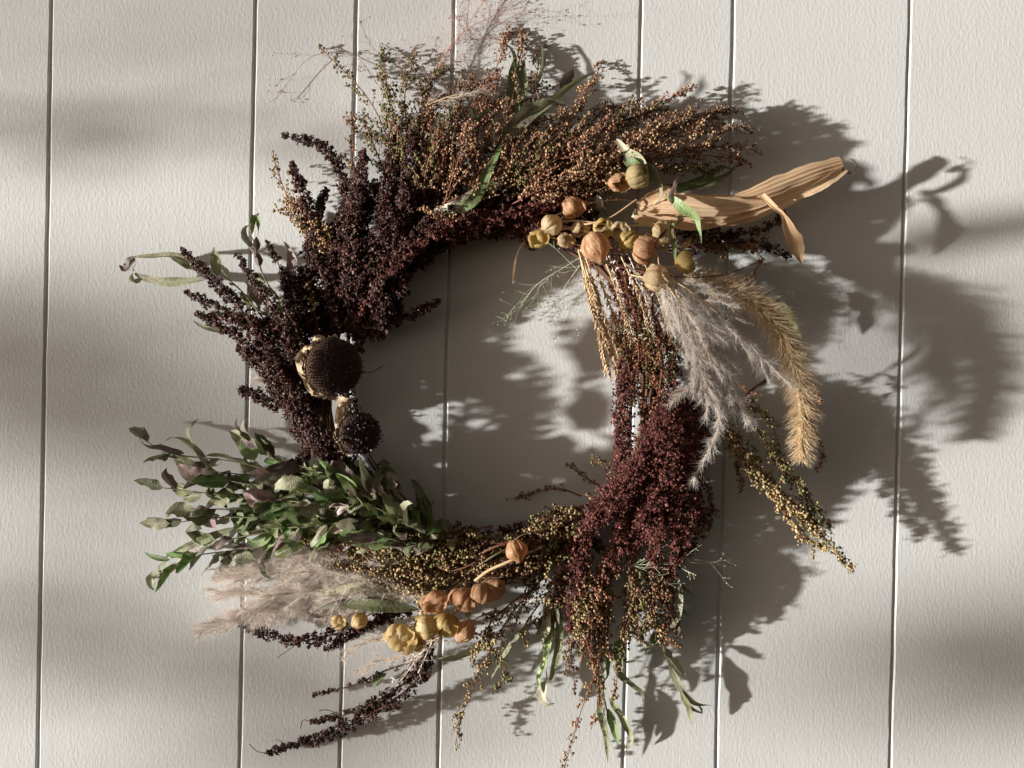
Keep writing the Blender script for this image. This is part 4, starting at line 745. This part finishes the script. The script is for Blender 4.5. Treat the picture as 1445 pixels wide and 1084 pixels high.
for q in [[(488, 556, 78), (480, 580, 80), (478, 600, 78), (484, 630, 74)], [(500, 560, 70), (484, 572, 76), (476, 592, 76)], [(470, 560, 84), (486, 568, 86), (484, 590, 82)], [(480, 600, 76), (482, 620, 78), (492, 642, 74)], [(430, 490, 86), (422, 512, 90), (430, 540, 92)], [(428, 530, 90), (440, 552, 94), (462, 562, 92)], [(440, 482, 80), (452, 478, 84), (462, 482, 80)], [(424, 500, 84), (432, 494, 90), (440, 486, 88)]]:
    leaf([(x, y, d+34) for x, y, d in jit(q, 1, 1)], 5.5, 'bract', (rng.uniform(-1, 1), rng.uniform(-1, 1)), .3, br, 'bract', wav=0.7, m=6)

# --- corn husk
hk = empty('corn_husk', pc((905, 300, 70)), wreath, 'long tan corn husk pointing out to the upper right')
FL = [0.75, 1, 1, 0.95, 0.85, 0.8, 0.75, 0.7]
def HK(path, w, prof, tw=(0, 0), roll=1.0, ridg=0.36, m=27): return leaf(path, w, 'husk', tw, 0.05, hk, 'husk_leaf', prof, m=m, ridg=ridg, roll=roll, wav=0.06, seg=30)
HK([(900, 302, 60), (960, 298, 62), (1040, 297, 58), (1100, 280, 54), (1150, 257, 50), (1190, 238, 46)], 21, [0.9, 1.05, 1.1, 0.95, 0.75, 0.5, 0.3], (-0.15, 0.1), 0.55)
HK([(1010, 292, 78), (1060, 277, 78), (1110, 256, 74), (1150, 240, 68), (1189, 229, 60)], 15, [0.25, 0.8, 0.95, 0.85, 0.7], (3.25, 3.0), 0.7)
HK([(905, 290, 76), (950, 289, 82), (1000, 293, 84), (1050, 291, 82), (1085, 286, 78)], 15, [0.7, 1, 1.0, 0.8, 0.2], (0.1, -0.2), 0.7)
HK([(895, 308, 70), (940, 314, 76), (990, 316, 78), (1040, 307, 76), (1085, 290, 70)], 9, [0.7, 1, 1, 0.8, 0.2], (0.2, 0.0), 0.8)
HK([(1120, 282, 70), (1150, 266, 74), (1172, 252, 72), (1192, 238, 66)], 8, [0.2, 0.9, 1, 0.8], (0.2, 0.0), 0.8, m=9)
HK([(1075, 276, 86), (1092, 292, 90), (1106, 306, 88), (1114, 325, 84), (1124, 348, 80), (1131, 371, 74)], 11, [0.5, 0.42, 0.22, 0.75, 1.15, 0.95, 0.1], (0.2, 0.3), 0.9, .5, m=11)
HK([(1080, 286, 84), (1100, 296, 86), (1112, 312, 84), (1122, 334, 80), (1127, 352, 76)], 6, [0.2, 0.6, 0.5, 0.8, 0.1], (0.9, 0.5), 0.6, .3, m=7)
HK([(900, 290, 74), (920, 278, 82), (945, 270, 84), (958, 285, 80)], 10, [0.6, 1, 0.9, 0.3], (0.5, 0.4), 0.8, m=9)
HK([(752, 332, 40), (742, 338, 42), (730, 360, 38), (726, 382, 32), (724, 402, 28)], 4.5, [1, .5, .6, .9, .3], (0.2, 1.4), 0.8, .2, m=5)
HK([(770, 338, 40), (750, 334, 42), (738, 336, 40)], 6, [1, .8, .3], (0.2, 0.8), 0.8, .2, m=5)
for k in range(9):
    y0 = 290+k*3.6+rng.uniform(-2, 2); x0 = rng.uniform(905, 1020); x1 = x0+rng.uniform(70, 150); f = lambda x: y0+min(0, -(x-1040)*0.38)*(1 if x > 1040 else 0)
    HK([(x0, f(x0), 80+k*0.6), ((x0+x1)/2, f((x0+x1)/2)+rng.uniform(-2, 2), 84), (x1, f(x1), 78)], rng.uniform(1.2, 3.6), [0.2, 1, 0.9, 0.1], (rng.uniform(-0.6, 0.6), rng.uniform(-0.6, 0.6)), 0.8, .1, m=5)
hr = MB()
for k in range(5): hr.tube(spline(pc([(1188, 240, 64), (1200, 242+k, 66), (1209, 236-k, 66), (1206-k*2, 224, 62)]), 10), 0.35, 3)
hr.blobs(pc(np.array([(1188, 238+i*0.8, 66-i*0.5) for i in range(10)])), 3.2, OCT, 0.5); hr.build('tip_fibres', 'stem', hk)

# --- papery pods
PD = [(898, 250, 104, 17, 'podolive', (0.9, -0.5)), (874, 257, 96, 14, 'podorange', (0.8, 1.0)), (808, 291, 92, 15, 'podorange', (0.7, 0.8)), (779, 317, 92, 15, 'podpale', (0.8, 2.0)), (797, 339, 90, 11, 'podpale', (0.5, 0.5)), (762, 337, 84, 14, 'podgold', (0.9, 2.4)),
      (840, 347, 104, 20, 'podorange', (0.5, 1.2)), (876, 327, 96, 15, 'podpale', (0.8, 2.2)), (908, 350, 100, 19, 'podorange', (0.9, 0.9)), (888, 338, 100, 15, 'podgold', (0.8, 2.0)), (935, 331, 102, 15, 'podpale', (0.6, -0.6)), (925, 393, 108, 18, 'podpale', (0.45, 0.2)), (966, 371, 100, 15, 'podgold', (0.7, -0.2)), (852, 322, 90, 13, 'podgold', (0.8, 1.5)), (820, 322, 84, 12, 'podpale', (0.8, 1.5)),
      (728, 776, 88, 15, 'podorange', (0.6, 1.4)), (614, 849, 78, 18, 'podorange', (0.9, 2.6)), (655, 845, 90, 18, 'podorange', (0.7, 2.4)), (678, 838, 88, 17, 'podorange', (0.8, 1.2)), (699, 829, 80, 15, 'podorange', (0.9, 2.0)), (631, 881, 84, 18, 'podgold', (0.7, 2.0)), (604, 885, 88, 17, 'podyellow', (0.6, 2.5)), (566, 900, 86, 20, 'podyellow', (0.5, 2.2)), (586, 906, 78, 14, 'podgold', (0.8, 1.2)), (656, 890, 84, 16, 'podorange', (0.7, 2.2)), (478, 878, 66, 10, 'podyellow', (0.8, 2.6)), (508, 876, 68, 12, 'podyellow', (0.8, 2.4))]
PN = {'podolive': 'olive', 'podorange': 'orange brown', 'podpale': 'pale cream', 'podgold': 'golden tan', 'podyellow': 'mustard yellow'}
PL = {0: 'olive papery pod topmost in the upper right cluster', 11: 'pale cream papery pod hanging lowest above the feathery plume', 6: 'large orange brown pod at the front of the upper cluster', 15: 'lone orange pod lying on the berries inside the bottom of the ring', 22: 'large mustard pod at the left end of the bottom cluster'}
for i, (x, y, d, r, m, tl) in enumerate(PD):
    r *= 0.86; tl = (0.35+rng.uniform(0, 0.3) if i % 3 == 1 else rng.uniform(0.9, 1.5), tl[1]+rng.uniform(-0.5, 0.5))
    stk = (x-40*(1 if x > 860 else -0.6), y+rng.uniform(-12, 8), 70) if y < 500 else (x+45, y-30, 60)
    pod(x, y, d, r, m, tl, rng.uniform(0, 6), PL.get(i), lobes=4+(i % 4 == 0), open_=0.95 if i % 3 == 1 else rng.uniform(0.1, 0.9), stalk=stk)
# --- crumpled dry scraps of leaf among the pods
for k in range(26):
    if k < 18: x, y, d = rng.uniform(855, 965), rng.uniform(292, 372), rng.uniform(84, 104)
    else: x, y, d = rng.uniform(590, 680), rng.uniform(850, 900), rng.uniform(62, 80)
    a = rng.uniform(0, 6.28); l = rng.uniform(12, 30); c_, s_ = math.cos(a), math.sin(a)
    leaf([(x, y, d), (x+c_*l*0.5, y+s_*l*0.5, d+rng.uniform(0, 8)), (x+c_*l+rng.uniform(-6, 6), y+s_*l+rng.uniform(-6, 6), d+rng.uniform(-5, 4))], rng.uniform(3, 8), ['bract', 'lpale', 'podgold', 'podpale'][k % 4], (rng.uniform(-2, 2), rng.uniform(-2, 2)), rng.uniform(0.2, 0.9), None, 'dry_leaf_scrap', wav=0.6, m=6)
# --- straw stems of the pod clusters and of the bottom bundle
for q, r in [([(748, 330, 60), (800, 312, 85), (870, 318, 92), (930, 316, 84)], 1.6), ([(760, 330, 70), (830, 316, 95), (860, 308, 92), (898, 282, 84)], 1.9), ([(800, 335, 70), (860, 322, 90), (915, 318, 90)], 1.5), ([(780, 306, 60), (820, 290, 80), (870, 282, 80), (900, 285, 70)], 1.2), ([(840, 335, 80), (920, 350, 100), (935, 380, 100), (990, 395, 80)], 1.0), ([(742, 318, 40), (775, 325, 60), (820, 335, 70)], 1.8),
              ([(850, 372, 70), (950, 390, 84), (1020, 388, 70), (1080, 366, 50)], 0.9), ([(760, 325, 60), (790, 322, 80), (850, 330, 90)], 1.5)]:
    st = MB(); st.tube(spline(pc(q), 18), np.linspace(r, r*0.6, 18), 6); st.build('straw_stem', 'straw' if r > 0.95 else 'stemred', wreath)
for k in range(22):
    a0 = rng.uniform(-0.05, 0.2); pth = [(770-rng.uniform(0, 50), 770+rng.uniform(-22, 20), 45+rng.uniform(-10, 25)), (700, 795+rng.uniform(-25, 25), 55+rng.uniform(-15, 25)), (630, 780+rng.uniform(-30, 55), 50+rng.uniform(-15, 25)), (560, 745+rng.uniform(-25, 90), 45)]
    st = MB(); st.tube(spline(pc(jit(pth, 2, 2)), 18), rng.uniform(0.9, 1.9), 5); st.build('cut_stem', ['stem', 'stemgreen', 'stem', 'stemred'][k % 4], wreath)
st = MB(); st.tube(spline(pc([(765, 772, 75), (720, 792, 85), (690, 805, 82), (670, 820, 78)]), 12), 2.2, 6); st.build('straw_stem', 'straw', wreath)
for k in range(10):
    st = MB(); y = rng.uniform(640, 700); st.tube(spline(pc([(515+rng.uniform(0, 30), y, 50), (560+rng.uniform(-6, 10), 700+rng.uniform(-5, 20), 50), (625, 765+rng.uniform(-10, 10), 45)]), 12), rng.uniform(1.0, 2.0), 5); st.build('cut_stem', 'stem', wreath)
for k in range(8):
    st = MB(); st.tube(spline(pc([(486+rng.uniform(-5, 12), 470, 45), (505+rng.uniform(-8, 8), 420, 60), (515+rng.uniform(-10, 14), 370, 60)]), 10), rng.uniform(1.2, 2.4), 5); st.build('cut_stem', 'stem', wreath)

# --- grass plumes
plume([(930, 385, 113), (965, 440, 128), (985, 500, 132), (1000, 570, 126)], 70, 30, 6.0, 'fluff', 13, label='pale feathery plume on the right side', ang=0.8)
plume([(935, 385, 108), (1000, 430, 123), (1050, 480, 126), (1120, 548, 118)], 60, 26, 5.0, 'fluff', 12, label='pale feathery plume reaching towards the foxtail', ang=0.6)
plume([(940, 390, 103), (990, 470, 118), (1030, 540, 118), (1058, 594, 112)], 55, 24, 4.8, 'fluff', 12, label='pale feathery plume in the middle of the right bunch', ang=0.6)
plume([(960, 420, 108), (1000, 520, 120), (1014, 600, 114), (975, 682, 106)], 26, 26, 5.0, 'fluff', 13, label='thin plume strand curling down over the burgundy sorghum', ang=0.5)
plume([(1000, 480, 123), (985, 540, 126), (950, 560, 124)], 36, 14, 5.0, 'fluff', 12, ang=0.6)
for p, l in [([(600, 800, 45), (500, 800, 55), (400, 808, 48), (306, 815, 38)], 60), ([(600, 810, 45), (500, 825, 55), (400, 838, 45), (304, 838, 36)], 60), ([(590, 820, 40), (480, 840, 45), (370, 865, 36), (276, 892, 24)], 50), ([(590, 790, 40), (500, 785, 48), (430, 790, 46), (360, 800, 40)], 60), ([(560, 830, 42), (460, 850, 45), (390, 862, 40), (330, 872, 34)], 50)]:
    plume(p, l*1.1, 44, 7.5, 'fluffpink', 15, label='soft beige plume at the lower left', ang=0.55, stem='strawpale', hw=0.30)
plume([(620, 850, 60), (560, 835, 66), (500, 830, 60), (450, 835, 52)], 34, 20, 4.5, 'fluff', 10, label='short white plume over the lower leaves')
plume([(600, 880, 55), (550, 900, 52), (500, 912, 42), (484, 930, 36)], 34, 18, 4.0, 'fluffpink', 11, label='short beige plume beside the yellow pods')
plume([(620, 900, 50), (570, 925, 48), (530, 935, 40), (500, 950, 34)], 30, 14, 4.0, 'fluffpink', 11)
plume([(600, 150, 50), (640, 135, 55), (690, 130, 50)], 30, 12, 3.5, 'fluffpink', 10, label='wisp of plume at the top')
foxtail([(1000, 405, 78), (1060, 425, 92), (1105, 475, 102), (1131, 560, 104), (1131, 650, 96)], 29, 'golden bristly foxtail head arching down on the right')
foxtail([(965, 390, 30), (1010, 395, 34), (1050, 410, 34), (1090, 440, 30)], 18, 'foxtail head partly hidden behind the golden one')
# --- plaited straw spikes and bleached flowers at the inner right
for k, (a, b, c, d) in enumerate([(815, 828, 846, 862), (820, 836, 850, 868), (818, 832, 842, 856), (826, 842, 858, 872), (822, 840, 862, 880), (830, 852, 872, 890)]):
    wheat(jit([(a, 352, 65), (b, 410, 75), (c, 470, 70), (d, 535-k*5, 55)], 3, 6), lab='straw coloured grass spike along the inner right edge')
for k in range(7): wheat(jit([(850+k*9, 360, 70), (870+k*10, 420, 85), (890+k*9, 480, 78)], 5, 6), mat=['straw', 'white', 'stemred'][k % 3], l=6, w=1.3, gap=4.5, lab='short grass spike in the right side of the ring')
fl = MB(); c = np.stack([rng.uniform(850, 910, 150), rng.uniform(355, 480, 150), rng.uniform(65, 95, 150)], -1); c[:, 0] += (c[:, 1]-360)*0.25; fl.blobs(pc(c), 2.6, SPK, 0.4, stretch=1.3); fl.build('bleached_florets', 'white', wreath, kind='stuff', smooth=False)
fl = MB()
for a, b in [((640, 890, 60), (575, 935, 55)), ((600, 915, 60), (555, 975, 50)), ((610, 905, 60), (590, 950, 50))]:
    A_ = pc(a); B_ = pc(b); fl.tube(np.array([A_, B_]), 0.8, 4)
    t = rng.uniform(0, 1, 26)[:, None]; fl.blobs(A_+(B_-A_)*t+rng.normal(size=(26, 3))*5, 2.0, SPK, 0.3, stretch=2.2)
fl.build('bleached_florets', 'white', wreath, kind='stuff', smooth=False)
# --- hair-fine grasses
finegrass([(560, 200, 40), (600, 120, 20), (650, 50, 12), (690, -10, 10)], 'grasspink', 40, 90, 0.8, r=0.2, label='hair fine pink grass above the top of the wreath')
finegrass([(590, 160, 30), (640, 60, 14), (700, 20, 10), (740, 10, 10)], 'grasspink', 26, 90, 0.9, r=0.2, label='hair fine pink grass above the top of the wreath')
finegrass([(540, 130, 20), (500, 80, 14), (440, 80, 12), (388, 140, 10)], 'grasspink', 9, 50, 0.7, r=0.2, label='arching thread of pink grass at the upper left')
finegrass([(860, 800, 60), (930, 795, 62), (980, 790, 58), (1010, 795, 50)], 'grassgreen', 16, 50, 0.7, r=0.42, label='pale wiry grass sticking out at the lower right')
finegrass([(900, 810, 60), (950, 770, 62), (990, 755, 58), (1015, 745, 50)], 'grassgreen', 10, 40, 0.7, r=0.42, label='pale wiry grass sticking out at the lower right')
finegrass([(840, 350, 40), (800, 375, 38), (760, 400, 32), (735, 430, 26)], 'grassgreen', 18, 60, 1.0, r=0.28, label='fine pale grass inside the hole')
finegrass([(830, 360, 40), (800, 400, 38), (790, 420, 32)], 'grassgreen', 12, 60, 1.2, r=0.28)

# ---------------------------------------------------------------- branches beside the wall, out of the frame, that dapple the light
tree = empty('tree', (-7000, 1800, 2500), None, 'leafy tree standing out of the frame to the left whose boughs dapple the wall', 'tree')
def shade_branch(px, py, dist, dirn, length, rad, leaves, spread=0.05, seed=0, cover=1.0):
    """a leafy bough hanging where the sun's ray to wall point (px, py) passes it"""
    r2 = np.random.default_rng(seed); Lw = np.array(L); w = toW((px, py, 0)); c = w-Lw*dist
    u = np.array([0, 0, 1.0]); h = nrm(np.cross(u, Lw)); v = np.cross(Lw, h)   # h: across, seen stretched on the wall; v: up
    a = R_(dirn); ax = math.cos(a)*h*math.sin(R_(GRAZE))-math.sin(a)*v; ax = nrm(ax)
    return c, ax, r2
def bough(px0, py0, px1, py1, dist, rad, nleaf, spread, seed, ls=0.02):
    """bough whose ends throw their shade at two wall points"""
    r2 = np.random.default_rng(seed); Lw = np.array(L); a = toW((px0, py0, 0))-Lw*dist; b = toW((px1, py1, 0))-Lw*(dist*1.04)
    t = np.linspace(0, 1, 14)[:, None]; C = a+(b-a)*t+np.cumsum(r2.normal(size=(14, 3))*0.004, 0)
    def inv(Wp): return np.stack([Wp[..., 0]/S+722.5, 542-Wp[..., 2]/S, -Wp[..., 1]/S], -1)
    root = empty('bough', inv(C[0]), tree)
    st = MB(); st.tube(inv(C), np.linspace(rad, rad*0.5, 14)/S, 6); st.build('limb', 'stem', root)
    lf = MB(); n = nleaf; i = r2.integers(0, 14, n); P = C[i]+r2.normal(size=(n, 3))*spread
    for p in P:
        d = nrm(r2.normal(size=3)); e = nrm(np.cross(d, r2.normal(size=3))); q = np.array([[p-d*ls, p-d*ls*0.9], [p-e*ls*0.4, p+e*ls*0.4], [p+d*ls*0.95, p+d*ls]]); lf.grid(inv(q))
    lf.build('leaves', 'lgreen', root, kind='stuff')
bough(-150, 440, 420, 700, 4.2, 0.012, 170, 0.034, 1)
bough(-120, 560, 330, 600, 4.8, 0.010, 90, 0.040, 12)
bough(70, 820, 540, 1020, 3.4, 0.010, 110, 0.028, 2)
bough(-200, 470, 90, 520, 4.0, 0.010, 70, 0.03, 3)
bough(-300, 30, 560, 60, 5.0, 0.008, 95, 0.05, 4)
bough(-300, 135, 560, 238, 2.2, 0.005, 55, 0.024, 8)
bough(1260, 960, 1650, 870, 4.6, 0.012, 190, 0.035, 5)
bough(1150, 490, 1600, 450, 4.5, 0.008, 60, 0.04, 6)
bough(1290, 340, 1640, 250, 1.6, 0.018, 0, 0.04, 7)
bough(380, 1090, 700, 1010, 4.5, 0.008, 60, 0.03, 9)
from collections import Counter
cnt = Counter(o.get('label') for o in bpy.data.objects if o.get('label'))
for o in bpy.data.objects:
    if '_w' in o: del o['_w']
    if o.parent is not None and o.get('label') and cnt[o['label']] > 1: del o['label']     # alike pieces need no label
